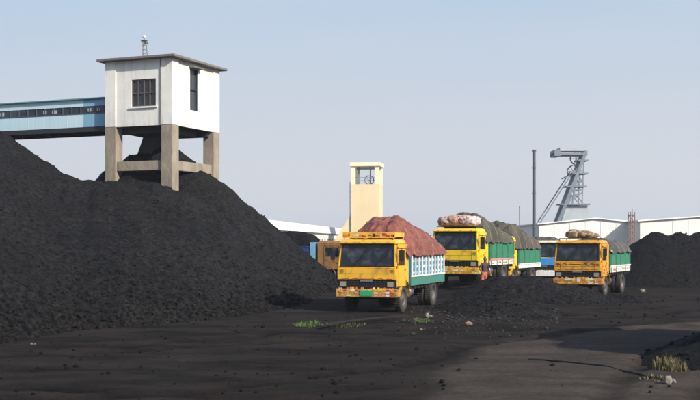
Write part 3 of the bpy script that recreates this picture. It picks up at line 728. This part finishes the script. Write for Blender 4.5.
def tarp_load(t, label, m, hgt, y0=1.6, y1=6.95, base=2.26, peak=.35, seed=0, cat="covered load", rope=True, over=.12, fall=.35, lumpy=1.0, bw=1.27, coal=False, p=3.2):
    """heap lying on the truck bed under a cloth; own local frame on the truck"""
    r = empty("covered_load" if not coal else "coal_load", on_truck(t, (0,0,base)), t.rotation_euler.z, label, cat)
    r.scale = t.scale
    def H(u, v):       # u -1..1 across, v 0..1 from front to rear
        f = max(0, 1-abs(u)**p)**(.62)
        lo = 1 - fall*max(0, (v-peak)/(1-peak)); e = (max(0, 1-abs(2*v-1)**(7 if v < .5 else 16)))**.6
        if v < peak: lo *= 1 - .10*(1-v/peak)
        n = lumpy*(.09*noise3((u*1.6, v*5, seed), 1.4, 3))
        return hgt*f*lo*e*(1+n) 
    nu, nv = 64, 96; vs = []
    for j in range(nv+1):
        v = j/nv
        for i in range(nu+1):
            u = -1+2*i/nu; x = u*bw; y = y0+(y1-y0)*v; z = H(u, v)
            pp = Vector((x, y, z))
            wr = .075*noise3((u*2.2, v*9+z*.3, seed+3), 2.1, 4) + .08*abs(noise3((u*7, v*2.2, seed+9), 1.5, 3))
            if not coal: z += wr*(1-.3*abs(u)); x += .03*noise3((y*2.3, z*2.6, seed), 1.7, 3); y += .04*noise3((x*2, z*2, seed+2), 1.7, 3)
            else: z += .05*noise3((x, y, seed), 3.5, 4)
            z -= over*sstep(.93, 1, abs(u))*(1+.5*noise3((v*14, seed, 0), 1, 2))
            x = max(-bw-.05, min(bw+.05, x + math.copysign(.04, u)*sstep(.9,1,abs(u))))
            vs.append((x, y, z))
    fs = [(j*(nu+1)+i, j*(nu+1)+i+1, (j+1)*(nu+1)+i+1, (j+1)*(nu+1)+i) for j in range(nv) for i in range(nu)]
    q = MB(); q.add(vs, fs, True); q.build("tarpaulin" if not coal else "heaped_coal", m, r)
    if rope and not coal:
        for k in range(4):
            v = .14+.24*k; pts = []
            for i in range(-16, 17):
                u = i/16*.985; j = int(round(v*nv)); ii = int(round((u+1)/2*nu)); w_ = Vector(vs[j*(nu+1)+ii]); pts.append(w_ + Vector((0,0,.018)))
            q = MB(); q.tube(pts, .012, 5); q.build("rope", M_rope, r)
    return r

def cloth_mat(name, c, c2, vs=1.2):
    return mat(name, c, .9, col2=c2, vscale=vs, amt=.52, sharp=.10, bump=1.0, bscale=9, detail=10)
M_tarp_red = cloth_mat("faded_red_tarpaulin", (.25,.075,.055), (.12,.042,.034), 3.4)
M_tarp_olive = cloth_mat("olive_grey_tarpaulin", (.085,.078,.058), (.045,.042,.032))
M_tarp_grey = cloth_mat("slate_grey_tarpaulin", (.075,.08,.078), (.04,.043,.042))
yel = paint("dirty_yellow_cab_paint", (.78,.43,.03), amt=.66); yel2 = paint("bright_yellow_cab_paint", (.82,.55,.02), amt=.70)
org = paint("orange_yellow_cab_paint", (.76,.36,.02), amt=.62); crm = paint("cream_cab_paint", (.72,.62,.42)); orr = paint("shaded_orange_cab_paint", (.34,.15,.035), amt=.55)  # orr: dull orange, the cab's shade is put into the colour
grn = mat("green_board_paint", (.028,.22,.12), .6, col2=(.045,.12,.075), vscale=4, amt=.54, detail=9); teal = mat("teal_board_paint", (.045,.22,.17), .6, col2=(.07,.14,.12), vscale=4, amt=.55, detail=9)
bteal = mat("blue_teal_board_paint", (.03,.22,.34), .55, col2=(.05,.16,.22), vscale=3); navy = mat("navy_board_paint", (.02,.05,.17), .5, var=.25)
ltblue = mat("light_blue_board_paint", (.16,.38,.55), .5, var=.15); brightblue = mat("bright_blue_board_paint", (.03,.22,.55), .5, var=.2)

def place(px, d):
    x = at(px, d); return (x, d, sum(ground(x+dx, d+dy) for dx, dy in ((-.8,1.2),(1,1.2),(.6,5),(2,5)))/4 - .01)
cols = (M_orange_p, M_white_p, M_red_p, M_pink_p, M_yel_p)

t1 = make_truck(place(366, 42.2), R(-19), "dusty yellow truck with red covered load and blue-white ribbed sides", yel, side_low=teal, side_up=bteal, rib=M_white_p,
                bump_cols=cols, visor=(yel, M_red_p, M_white_p, M_black, M_orange_p), inner=bteal, L=7.35, motif=(M_white_p, ltblue_p, M_white_p, M_pink_p))
tarp_load(t1, "tall faded red tarpaulin heap on the nearest yellow truck", M_tarp_red, 1.50, y0=1.30, y1=7.4, peak=.26, seed=1, fall=.55, p=2.4, lumpy=1.35, bw=1.30)
t2 = make_truck(place(454, 53.6), R(-24), "bright yellow truck with patterned sacks on its roof and olive load", yel2, side_low=M_white_p, side_up=grn, rib=grn,
                bump_cols=(M_orange_p, M_white_p, M_yel_p), body_h=(1.02,1.25,2.2), boards=(M_pink_p,), low_style="painted", cab_trim=(M_red_p, M_white_p, M_orange_p), plate=False, nrib=5, L=6.3)
tarp_load(t2, "olive grey tarpaulin heap on the bright yellow truck", M_tarp_olive, 1.38, y0=1.25, y1=6.35, peak=.16, seed=4, fall=.74, base=2.2, lumpy=1.4)
t3 = make_truck(place(487.5, 61.0), R(-24), "yellow truck half hidden behind the bright yellow one, green sides", yel2, side_low=M_white_p, side_up=grn, rib=grn,
                bump_cols=cols, body_h=(1.02,1.2,2.15), plate=False, nrib=5, cab_trim=(M_orange_p, M_yel_p))
tarp_load(t3, "dark olive tarpaulin heap on the half hidden truck, third from the left", M_tarp_olive, 1.45, y0=1.3, peak=.2, seed=8, fall=.66, base=2.2, lumpy=1.6)
t5 = make_truck(place(543, 68.5), R(-12), "cream cab truck with blue front panel squeezed behind the orange truck", crm, side_low=brightblue, side_up=brightblue, rib=M_white_p, bump_cols=(M_white_p,), plate=False, nrib=5, lowm=M_white_p)
q = MB(); q.box(-1.14, 1.14, .048, .058, 1.28, 1.69); q.build("painted_front_panel", brightblue, t5)
tarp_load(t5, "low grey tarpaulin load on the cream cab truck", M_tarp_grey, .75, y0=1.9, seed=12)
t4 = make_truck(place(577, 55.2), R(-26), "orange truck with sandy bundle on its cab roof beside the right heap", org, side_low=M_white_p, side_up=grn, rib=grn,
                bump_cols=(M_yel_p, M_orange_p, M_white_p), body_h=(1.18,1.45,2.28), boards=(M_white_p,), low_style="painted", plate=False, L=6.7, nrib=5, cab_trim=(M_red_p, M_red_p, M_white_p))
tarp_load(t4, "flat slate grey tarpaulin load on the orange truck", M_tarp_grey, .62, y0=1.95, y1=6.7, base=2.25, peak=.2, seed=15, fall=.2)
t6 = make_truck(place(350, 70), R(74), "faded orange cab truck with navy side, half hidden behind the stockpile", orr, side_low=navy, side_up=navy, rib=navy, inner=ltblue, body_h=(1.0,1.3,2.45), boards=(navy,), plate=False, nrib=4)
q = MB(); q.box(-1.27, -1.22, 1.9, 2.22, 1.0, 2.7); q.build("corner_post", ltblue, t6)
tarp_load(t6, "heaped black coal filling the navy sided truck", M_coal_dark, 1.0, y0=2.05, y1=6.85, base=2.4, coal=True, seed=17, fall=.3, over=0, bw=1.14, cat="coal load", p=2.2)
t7 = make_truck((10.35, 24.6, 0), R(-22), "parked truck standing just past the right edge, known by its shadow", yel, side_low=grn, side_up=grn, rib=M_white_p, bump_cols=cols, plate=False)  # unseen truck, placed here to cast the lower right shadow
t7.location = (9.55, 24.6, 0); t7.rotation_euler.z = R(-20)
tarp_load(t7, "olive load on the added unseen truck past the right edge", M_tarp_olive, 1.5, y0=1.4, seed=19)

def ornament(t, m, zc, amp, seed=1):
    q = MB(); rr = random.Random(seed)
    q.tube([(-1.02+2.04*i/60, .050, zc + amp*math.sin(i*.62+seed)*(.5+.5*math.sin(i*.17))) for i in range(61)], .011, 5)
    q.build("painted_ornament", m, t)
ornament(t4, M_black, 1.61, .05); ornament(t4, M_red_p, 1.36, .02, 2); ornament(t1, M_orange_p, 1.31, .02, 4)

# bundles on cab roofs
def bundle(t, name, label, items, z=2.92):
    r = empty(name, on_truck(t, (0, .95, z)), t.rotation_euler.z, label, "bundle")
    for (x, y, zz, sx, sy, sz, m, sd_) in items:
        q = MB(); n1, n2 = 14, 22; vs = []
        for i in range(n1+1):
            th = math.pi*i/n1
            for k in range(n2):
                ph = 2*math.pi*k/n2; c = Vector((math.sin(th)*math.cos(ph), math.sin(th)*math.sin(ph), math.cos(th)))
                c = Vector([math.copysign(abs(e)**.72, e) for e in c]); f = 1 + .16*noise3((c.x*1.3+sd_, c.y*1.3, c.z*1.3), 1.5, 3)
                vs.append((x+c.x*sx*f, y+c.y*sy*f, zz+c.z*sz*f))
        fs = [(i*n2+k, i*n2+(k+1)%n2, (i+1)*n2+(k+1)%n2, (i+1)*n2+k) for i in range(n1) for k in range(n2)]
        q.add(vs, fs, True); q.build("sack", m, r)
    return r
def blotch(name, c1, c2, c3, s):
    m = mat(name, c1, .85, col2=c2, vscale=s, amt=.5, sharp=.03, bump=.5, bscale=9, detail=2)
    r = [n for n in m.node_tree.nodes if n.type == 'VALTORGB'][0]; e = r.color_ramp.elements.new(.40); e.color = (*c3, 1); return m
pat1 = blotch("pink_flowered_cloth", (.55,.22,.18), (.48,.40,.32), (.16,.06,.14), 9)
pat2 = blotch("cream_patterned_cloth", (.48,.38,.26), (.40,.16,.10), (.52,.46,.38), 9)
sand = blotch("sandy_sackcloth", (.30,.22,.12), (.14,.10,.06), (.42,.33,.20), 8)
pale = blotch("pale_pink_cloth", (.55,.40,.38), (.62,.56,.52), (.42,.22,.24), 9)
bundle(t2, "roof_bundle", "pink and cream patterned sacks piled on the bright yellow cab", [(-.68,0,.24,.42,.55,.24,pat1,1),(-.22,0,.27,.44,.55,.26,pat2,5),(.26,0,.27,.42,.55,.26,pat1,9),(.62,0,.24,.36,.55,.25,pale,3),(-.05,.1,.40,.62,.45,.16,pat2,12)])
bundle(t4, "roof_bundle", "sandy sacks lying on the orange truck's cab roof", [(-.40,0,.17,.42,.45,.19,sand,2),(.12,.05,.18,.42,.45,.19,sand,6),(.50,0,.12,.34,.42,.13,sand,8),(-.42,.1,.32,.26,.28,.12,sand,9)])
bundle(t1, "roof_bundle", "low dusty brown sacks behind the painted board of the nearest cab", [(-.5,.1,.06,.42,.45,.16,sand,3),(.35,.1,.05,.45,.45,.14,M_tarp_red,7)], z=2.86)

# ------------------------------------------------------------------ person by the bright yellow truck
def person(loc, rz, label, cloth_top, cloth_leg, skin):
    J = {"pelvis":(0,0,.90,.14),"waist":(0,-.02,1.05,.125),"chest":(0,-.05,1.26,.15),"neckb":(0,-.07,1.42,.06),"neck":(0,-.09,1.48,.05),"head":(0,-.11,1.58,.088),"crown":(0,-.11,1.66,.08),
         "shL":(.17,-.06,1.39,.06),"elL":(.25,-.02,1.12,.042),"wrL":(.22,-.2,.93,.03),"haL":(.21,-.26,.88,.03),
         "shR":(-.17,-.06,1.39,.06),"elR":(-.27,-.05,1.13,.042),"wrR":(-.24,-.22,.95,.03),"haR":(-.23,-.28,.90,.03),
         "hiL":(.09,0,.86,.095),"knL":(.12,-.06,.48,.062),"anL":(.12,.03,.09,.042),"toL":(.13,-.14,.04,.036),
         "hiR":(-.09,0,.86,.095),"knR":(-.13,-.02,.48,.062),"anR":(-.14,.08,.09,.042),"toR":(-.15,-.08,.04,.036)}
    E = [("pelvis","waist"),("waist","chest"),("chest","neckb"),("neckb","neck"),("neck","head"),("head","crown"),("chest","shL"),("shL","elL"),("elL","wrL"),("wrL","haL"),("chest","shR"),("shR","elR"),("elR","wrR"),("wrR","haR"),
         ("pelvis","hiL"),("hiL","knL"),("knL","anL"),("anL","toL"),("pelvis","hiR"),("hiR","knR"),("knR","anR"),("anR","toR")]
    names = list(J); vs = [Vector(J[n][:3]) for n in names]; rad = [J[n][3] for n in names]; ed = [(names.index(a), names.index(b)) for a, b in E]
    for side in ("L","R"):       # five fingers
        h = names.index("ha"+side); hp = vs[h]; sg = 1 if side == "L" else -1
        for k, (dx, ln) in enumerate(((-.028,.07),(-.01,.082),(.008,.078),(.026,.06),(-.045,.045))):
            i = len(vs); names.append("f%s%d" % (side, k)); a = hp + Vector((dx*sg, -.035 if k < 4 else -.005, -.03 if k < 4 else -.01)); b = a + Vector((0, -ln*.45, -ln*.75)); 
            vs += [a, b]; rad += [.009,.008]; names.append("g"); ed += [(h, i), (i, i+1)]
    me = bpy.data.meshes.new("person"); me.from_pydata([tuple(v) for v in vs], ed, []); o = bpy.data.objects.new("person", me); COL.objects.link(o)
    sk = o.modifiers.new("skin", 'SKIN'); 
    for i, sv in enumerate(me.skin_vertices[0].data): sv.radius = (rad[i], rad[i]); sv.use_root = (i == 0)
    sb = o.modifiers.new("sub", 'SUBSURF'); sb.levels = 2; sb.render_levels = 2
    dg = bpy.context.evaluated_depsgraph_get(); m2 = bpy.data.meshes.new_from_object(o.evaluated_get(dg)); o.modifiers.clear(); o.data = m2
    m2.materials.clear(); [m2.materials.append(m) for m in (skin, cloth_top, cloth_leg)]
    for p_ in m2.polygons:
        c = p_.center; p_.use_smooth = True
        p_.material_index = 2 if (.14 < c.z < 1.0 and abs(c.x) < .2 and c.y > -.17) else (1 if (1.0 <= c.z < 1.45 and (abs(c.x) < .22 or c.z > 1.2)) else 0)
    o.location = loc; o.rotation_euler = (0,0,rz); tag(o, label, "person")
    q = MB(); q.rock((0,-.09,1.665), .105, 3, .75); q.smooth = True
    h = q.build("hair", M_black, o); h.modifiers.new("s", 'SUBSURF').render_levels = 2
    q = MB(); q.rock((0,-.205,1.585), .017, 2); q.rock((.03,-.197,1.61), .009, 2); q.rock((-.03,-.197,1.61), .009, 2); q.build("face_features", skin, o)
    return o
M_skin = mat("brown_skin", (.20,.10,.065), .6)
person((at(484,52.3), 52.3, .30), R(25), "person in dark shirt and orange-red trousers beside the bright yellow cab", mat("dark_shirt", (.06,.035,.05), .85, var=.2), mat("orange_red_trousers", (.52,.13,.07), .85, var=.2), M_skin)

# ------------------------------------------------------------------ background buildings
tw = empty("winding_tower", (at(351,250), 250, 0), R(-10), "cream concrete tower with open top floor beyond the red load", "tower")
w_ = 6.3; dp = 6.0; zt = 20.6; zo0, zo1 = 15.7, 19.7
q = MB(); q.box(0, w_, 0, dp, 0, zo0); q.build("shaft", M_beige, tw)
for (x, y) in ((0,0),(w_-.9,0),(0,dp-.9),(w_-.9,dp-.9)): q = MB(); q.box(x, x+.9, y, y+.9, zo0+.01, zo1); q.build("corner_column", M_beige_l, tw)
q = MB(); q.box(-.3, w_+.3, -.3, dp+.3, zo1+.01, zt); q.build("roof", M_beige_l, tw, .05)
q = MB(); q.box(.95, w_-.95, .3, .4, zo0+.8, zo0+.9); q.box(.95, w_-.95, .3, .4, zo0+1.5, zo0+1.6); q.box(3.9,4.1,2.4,2.6,zo0,zo1)
q.box(1.3,1.7,1.5,1.9,zo0,zo1); q.box(1.0,5.4,1.5,2.0,zo1-.6,zo1-.1); q.build("steelwork", M_steelblue, tw)
q = MB(); pts = [(3.9+1.0*math.cos(a), 1.6, zo0+1.0+1.0*math.sin(a)) for a in [2*math.pi*i/24 for i in range(25)]]; q.tube(pts, .12, 6, False)
for a in range(3): q.bar((3.9,1.6,zo0+1.0),(3.9+.95*math.cos(a*2.1+.5),1.6,zo0+1.0+.95*math.sin(a*2.1+.5)),.08)
q.build("sheave_wheel", M_steelblue, tw)
q = MB(); q.add([(-.01,.3,0),(-3.8,.3,0),(-3.8,.3,3.2),(-.01,.3,9.0),(-.01,5.6,0),(-3.8,5.6,0),(-3.8,5.6,3.2),(-.01,5.6,9.0)], [(0,1,2,3),(7,6,5,4),(1,5,6,2),(2,6,7,3),(0,3,7,4),(0,4,5,1)]); q.build("sloping_annex", M_beige, tw)
q = MB(); q.tube([(-.25,.2,4),(-.25,.2,zo0+.5)], .1, 6)
for k in range(9): q.box(-.35,-.02,.1,.3,5.5+k*1.2,5.6+k*1.2)
q.build("ladder", M_steelblue, tw)

def shed(label, x0, y0, w, d, rz, eave, ridge, ridge_at=.5, panels=True, wallm=M_shed, rib=2.5):
    r = empty("shed", (x0, y0, 0), rz, label, "shed", None)
    rx = w*ridge_at
    q = MB(); vs = [(0,0,0),(w,0,0),(w,0,eave),(rx,0,ridge),(0,0,eave)]; vs += [(x,d,z) for x,_,z in vs]
    q.add(vs, [(0,1,2,3,4),(9,8,7,6,5),(0,4,9,5),(1,6,7,2),(0,5,6,1)]); q.build("walls", wallm, r)
    q = MB(); o_ = .4; sl1 = (ridge-eave)/rx; sl2 = (ridge-eave)/(w-rx)
    q.hexa([(-o_,-o_,eave-sl1*o_+.02),(rx,-o_,ridge+.02),(rx,d+o_,ridge+.02),(-o_,d+o_,eave-sl1*o_+.02)], [(-o_,-o_,eave-sl1*o_+.2),(rx,-o_,ridge+.2),(rx,d+o_,ridge+.2),(-o_,d+o_,eave-sl1*o_+.2)])
    q.hexa([(rx+.002,-o_,ridge+.02),(w+o_,-o_,eave-sl2*o_+.02),(w+o_,d+o_,eave-sl2*o_+.02),(rx+.002,d+o_,ridge+.02)], [(rx+.002,-o_,ridge+.2),(w+o_,-o_,eave-sl2*o_+.2),(w+o_,d+o_,eave-sl2*o_+.2),(rx+.002,d+o_,ridge+.2)])
    q.build("roof", M_shed_r, r)
    if panels:
        q = MB(); x = rib
        while x < w-.5:
            h = eave + (ridge-eave)*(x/rx if x < rx else (w-x)/(w-rx)) - .15; q.box(x, x+.10, -.05, -.004, 0, h); x += rib
        q.build("wall_battens", M_shed_r, r)
    return r
shed("long low white gabled shed right of the steel pole", at(539,180), 180, 18.2, 60, R(0), 5.55, 6.45, .5)
shed("wide white gabled shed behind the right coal heap", at(640,172), 172, 44, 60, R(0), 5.9, 7.4, .5)
# receding shed behind the stockpile, left of the cream tower
ls = empty("shed", (at(225,140), 140, 0), math.atan2(172, 0.5-at(225,140)), "long white shed receding behind the stockpile left of the cream tower", "shed")
Ls = math.hypot(172, .5-at(225,140))
q = MB(); q.box(0, Ls, .02, 14, 0, 4.6); q.build("walls", M_shed, ls)
q = MB(); q.hexa([(-.5,-.5,4.62),(Ls,-.5,4.62),(Ls,14.5,4.62),(-.5,14.5,4.62)], [(-.5,-.2,6.15),(Ls,-.2,6.15),(Ls,14.2,6.5),(-.5,14.2,6.5)]); q.build("roof", M_shed_r, ls)
x = 2
M_shade = mat("grey_opening", (.22,.22,.21), .8, var=.2)
while x < Ls-3: q = MB(); q.box(x, x+2.2, -.03, .012, 1.2, 3.4); x += 5; q.build("window", M_shade, ls)

# headframe
hf = empty("mine_headframe", (at(575,300), 300, 0), 0, "grey-blue steel headframe with raking legs above the white shed", "headframe")
def hp(px, py, dy=0): return ((px-575)/F*300, dy, 2.7+(242-py)/F*300)
for dy in (0, 5):
    q = MB(); q.bar(hp(586,151,dy), hp(557,226,dy), 1.05, .8); q.build("raking_leg", M_steelblue, hf)
    q = MB(); q.bar(hp(584,153,dy), hp(582,206,dy), .28); q.bar(hp(578,168,dy), hp(572,206,dy), .4); q.build("upright", M_steelblue, hf)
    q = MB(); q.bar(hp(574,170,dy), hp(538,226,dy), .3); q.build("stay", M_steelblue, hf)
    q = MB()
    for (a, b) in (((584,158),(576,180)),((577,173),(584,185)),((571,190),(583,180)),((571,190),(583,203)),((567,203),(583,192)),((578,172),(583,170)),((571,190),(583,190)),((566,205),(583,205)),((565,178),(577,172))): q.bar(hp(*a, dy), hp(*b, dy), .3)
    q.build("lattice", M_steelblue, hf)
q = MB(); q.box(hp(554,0)[0], hp(587,0)[0], -.6, 5.6, hp(0,155)[2], hp(0,153)[2])
q.box(hp(554,0)[0], hp(560,0)[0], -.8, 5.8, hp(0,155)[2]-.3, hp(0,150)[2]); q.build("top_platform", M_steelblue, hf)
q = MB(); q.box(hp(560,0)[0], hp(587,0)[0], 0, 5, hp(0,151)[2], hp(0,147.5)[2]); q.build("crane_beam", M_steelpale, hf)
for (a, b, y) in ((578,588,161),(572,588,174),(566,586,187),(560,590,205)): q = MB(); q.box(hp(a,0)[0], hp(b,0)[0], -.5, 5.5, hp(0,y)[2], hp(0,y)[2]+.35); q.build("landing", M_steelblue, hf)
q = MB()
for (px, py) in ((578,158),(575,171)):
    c = Vector(hp(px, py)); q.tube([c+Vector((1.6*math.cos(a),2.5,1.6*math.sin(a))) for a in [2*math.pi*i/20 for i in range(21)]], .2, 6, False)
    for a in range(3): v = Vector((1.5*math.cos(a*math.pi/3),0,1.5*math.sin(a*math.pi/3))); q.bar(c+Vector((0,2.5,0))-v, c+Vector((0,2.5,0))+v, .12)
q.build("sheave_wheel", M_steelblue, hf)
q = MB(); q.hexa([hp(561,224,.5),hp(591,224,.5),hp(591,224,4.5),hp(561,224,4.5)], [hp(567,206,.5),hp(588,206,.5),hp(588,206,4.5),hp(567,206,4.5)]); 
q.build("clad_base", M_steelpale, hf)
q = MB(); q.hexa([hp(561,240,.5),hp(591,240,.5),hp(591,240,4.5),hp(561,240,4.5)], [hp(561,224.02,.5),hp(591,224.02,.5),hp(591,224.02,4.5),hp(561,224.02,4.5)]); q.build("footing", M_steelpale, hf)

def post(name, label, px, d, ztop, r, m, cat="pole", cap=True):
    o = empty(name, (at(px,d), d, 0), 0, label, cat)
    q = MB(); q.tube([(0,0,0),(0,0,ztop*.5),(0,0,ztop)], [r*1.05,r,r*.95], 14); q.build("shaft", m, o)
    q = MB(); q.tube([(0,0,ztop+.002),(0,0,ztop+.25)], [r*1.25,r*1.25], 14)
    for z in (ztop*.3, ztop*.62, ztop*.85): q.tube([(0,0,z),(0,0,z+.12)], r*1.25, 14)
    q.build("collars", m, o)
post("steel_pole", "tall dark steel chimney pole left of the headframe", 534, 150, 14.9, .23, M_pole, "pole")
post("thin_pole", "thin grey post seen above the olive tarpaulins", 519.5, 150, 7.3, .055, M_steelblue, "pole")
lm = empty("lattice_mast", (at(631.5,140), 140, 0), .3, "short rusty lattice mast before the white sheds", "mast")
q = MB()
for (sx, sy) in ((-.35,-.35),(.35,-.35),(-.35,.35),(.35,.35)): q.bar((sx,sy,0),(sx*.8,sy*.8,6.5),.07)
z = .3
while z < 6.0:
    for (a, b) in (((-1,-1),(1,-1)),((1,-1),(1,1)),((1,1),(-1,1)),((-1,1),(-1,-1))): q.bar((a[0]*.33,a[1]*.33,z),(b[0]*.33,b[1]*.33,z+.7),.04); q.bar((a[0]*.33,a[1]*.33,z),(b[0]*.33,b[1]*.33,z),.04)
    z += .75
q.build("lattice", M_rust, lm)
q = MB(); q.bar((.1,0,6.5),(.1,0,6.9),.06); q.box(-.4,.4,-.1,.1,6.0,6.1); q.build("lamp_bracket", M_rust, lm)

# ------------------------------------------------------------------ small things on the ground
def blades(name, label, cx, cy, rx, ry, n, h, m, cat, seed, wd=.012):
    q = MB(); rr = random.Random(seed)
    for i in range(n):
        a = rr.uniform(0,6.28); d = math.sqrt(rr.random()); x = cx + rx*d*math.cos(a); y = cy + ry*d*math.sin(a); z = ground(x, y) - .01
        hh = h*rr.uniform(.4,1.1)*(1-.5*d); t = rr.uniform(0,6.28); ln = rr.uniform(.1,.6)*hh; w2 = wd*rr.uniform(.7,1.4)
        dx, dy = math.cos(t), math.sin(t); nx, ny = -dy*w2, dx*w2
        q.add([(x-nx,y-ny,z),(x+nx,y+ny,z),(x+dx*ln*.4+nx*.8,y+dy*ln*.4+ny*.8,z+hh*.6),(x+dx*ln*.4-nx*.8,y+dy*ln*.4-ny*.8,z+hh*.6),(x+dx*ln,y+dy*ln,z+hh)], [(0,1,2,3),(3,2,4)])
    o = q.build(name, m); return tag(o, label, cat)
M_grass = mat("fresh_grass", (.055,.095,.018), .7, var=.35, vscale=6); M_dry = mat("dry_weed", (.105,.092,.035), .8, var=.35, vscale=6)
blades("grass_tuft", "bright green grass tuft left of the lying dark pole", at(308,36.3), 36.3, .5, .95, 300, .2, M_grass, "grass tuft", 1)
blades("grass_tuft", "small green grass tuft in front of the nearest truck's rear wheels", at(421,38), 38, .42, .9, 150, .15, M_grass, "grass tuft", 2)
blades("grass_tuft", "sparse olive grass tuft along the lying dark pole", at(345,36.4), 36.4, .7, .7, 200, .16, M_dry, "grass tuft", 3)
blades("weed_clump", "dry yellowish weed clump before the shadowed mound at lower right", at(668,23.6), 23.6, .34, .7, 420, .36, M_dry, "weed", 4)
blades("grass_tuft", "low dry grass tuft by the white rag stone", at(655,21.8), 21.8, .3, .35, 130, .14, M_dry, "grass tuft", 5)
q = MB(); q.tube([(at(320,34.8),34.8,.06),(at(345,36.2),36.2,.10),(at(375,38.0),38.0,.09),(at(404,39.6),39.6,.07)], [.03,.04,.035,.025], 8)
tag(q.build("pole", M_void), "long dark pole lying on the ground before the nearest truck", "pole")
def gz(x, y): return ground(x, y) + .015
q = MB(); pts = []
for (px, d) in ((528,25.9),(545,25.7),(565,25.2),(585,24.6),(605,24.1),(622,23.6),(640,22.9),(650,22.0),(662,21.6)): pts.append((at(px,d), d, gz(at(px,d), d)))
q.tube(pts, .022, 7); tag(q.build("cable", M_black), "thin black cable lying across the paler track at lower right", "cable")
def stone(name, label, px, d, r, m, cat, sd_):
    x = at(px, d); q = MB(); q.rock((x, d, ground(x, d)+r*.45), r, sd_, .8); q.rock((x+r*.9, d+.1, ground(x, d)+r*.25), r*.55, sd_+1, .8); tag(q.build(name, m), label, cat)
M_pst = mat("pale_stone", (.22,.20,.17), .9, col2=(.12,.105,.09), vscale=9, bump=.5)
M_pst2 = mat("pinkish_stone", (.20,.12,.09), .9, var=.25, vscale=9)
stone("stone", "pale stone at the end of the black cable, lower right", 668, 21.2, .14, M_pst, "stone", 3)
stone("stone", "flat pale stone by the nearest truck's rear wheel", 427, 39.6, .15, M_pst, "stone", 8)
stone("brick_lump", "pinkish lump of brick on the open yard by the small mound", 469, 36.8, .13, M_pst2, "brick", 5)
stone("stone", "small pale stone in front of the right coal heap", 642, 60, .17, M_pst, "stone", 6)
stone("stone", "small pale stone in the middle of the dark foreground", 421, 34.4, .06, M_pst, "stone", 7)
stone("stone", "tiny pale stone on the dark foreground at left", 32, 29.6, .06, M_pst, "stone", 12)

# ------------------------------------------------------------------ haze
q = MB(); q.box(-1450, 1450, -70, 1900, -2, 32)
hz = bpy.data.materials.new("haze"); hz.use_nodes = True; N = hz.node_tree.nodes; N.remove(N["Principled BSDF"])
pv = N.new("ShaderNodeVolumePrincipled"); pv.inputs["Color"].default_value = (.86,.92,1,1); pv.inputs["Density"].default_value = .00034; pv.inputs["Anisotropy"].default_value = .2
hz.node_tree.links.new(pv.outputs[0], N["Material Output"].inputs["Volume"])
tag(q.build("haze", hz), kind="stuff")
S.cycles.volume_bounces = 1; S.cycles.max_bounces = 8
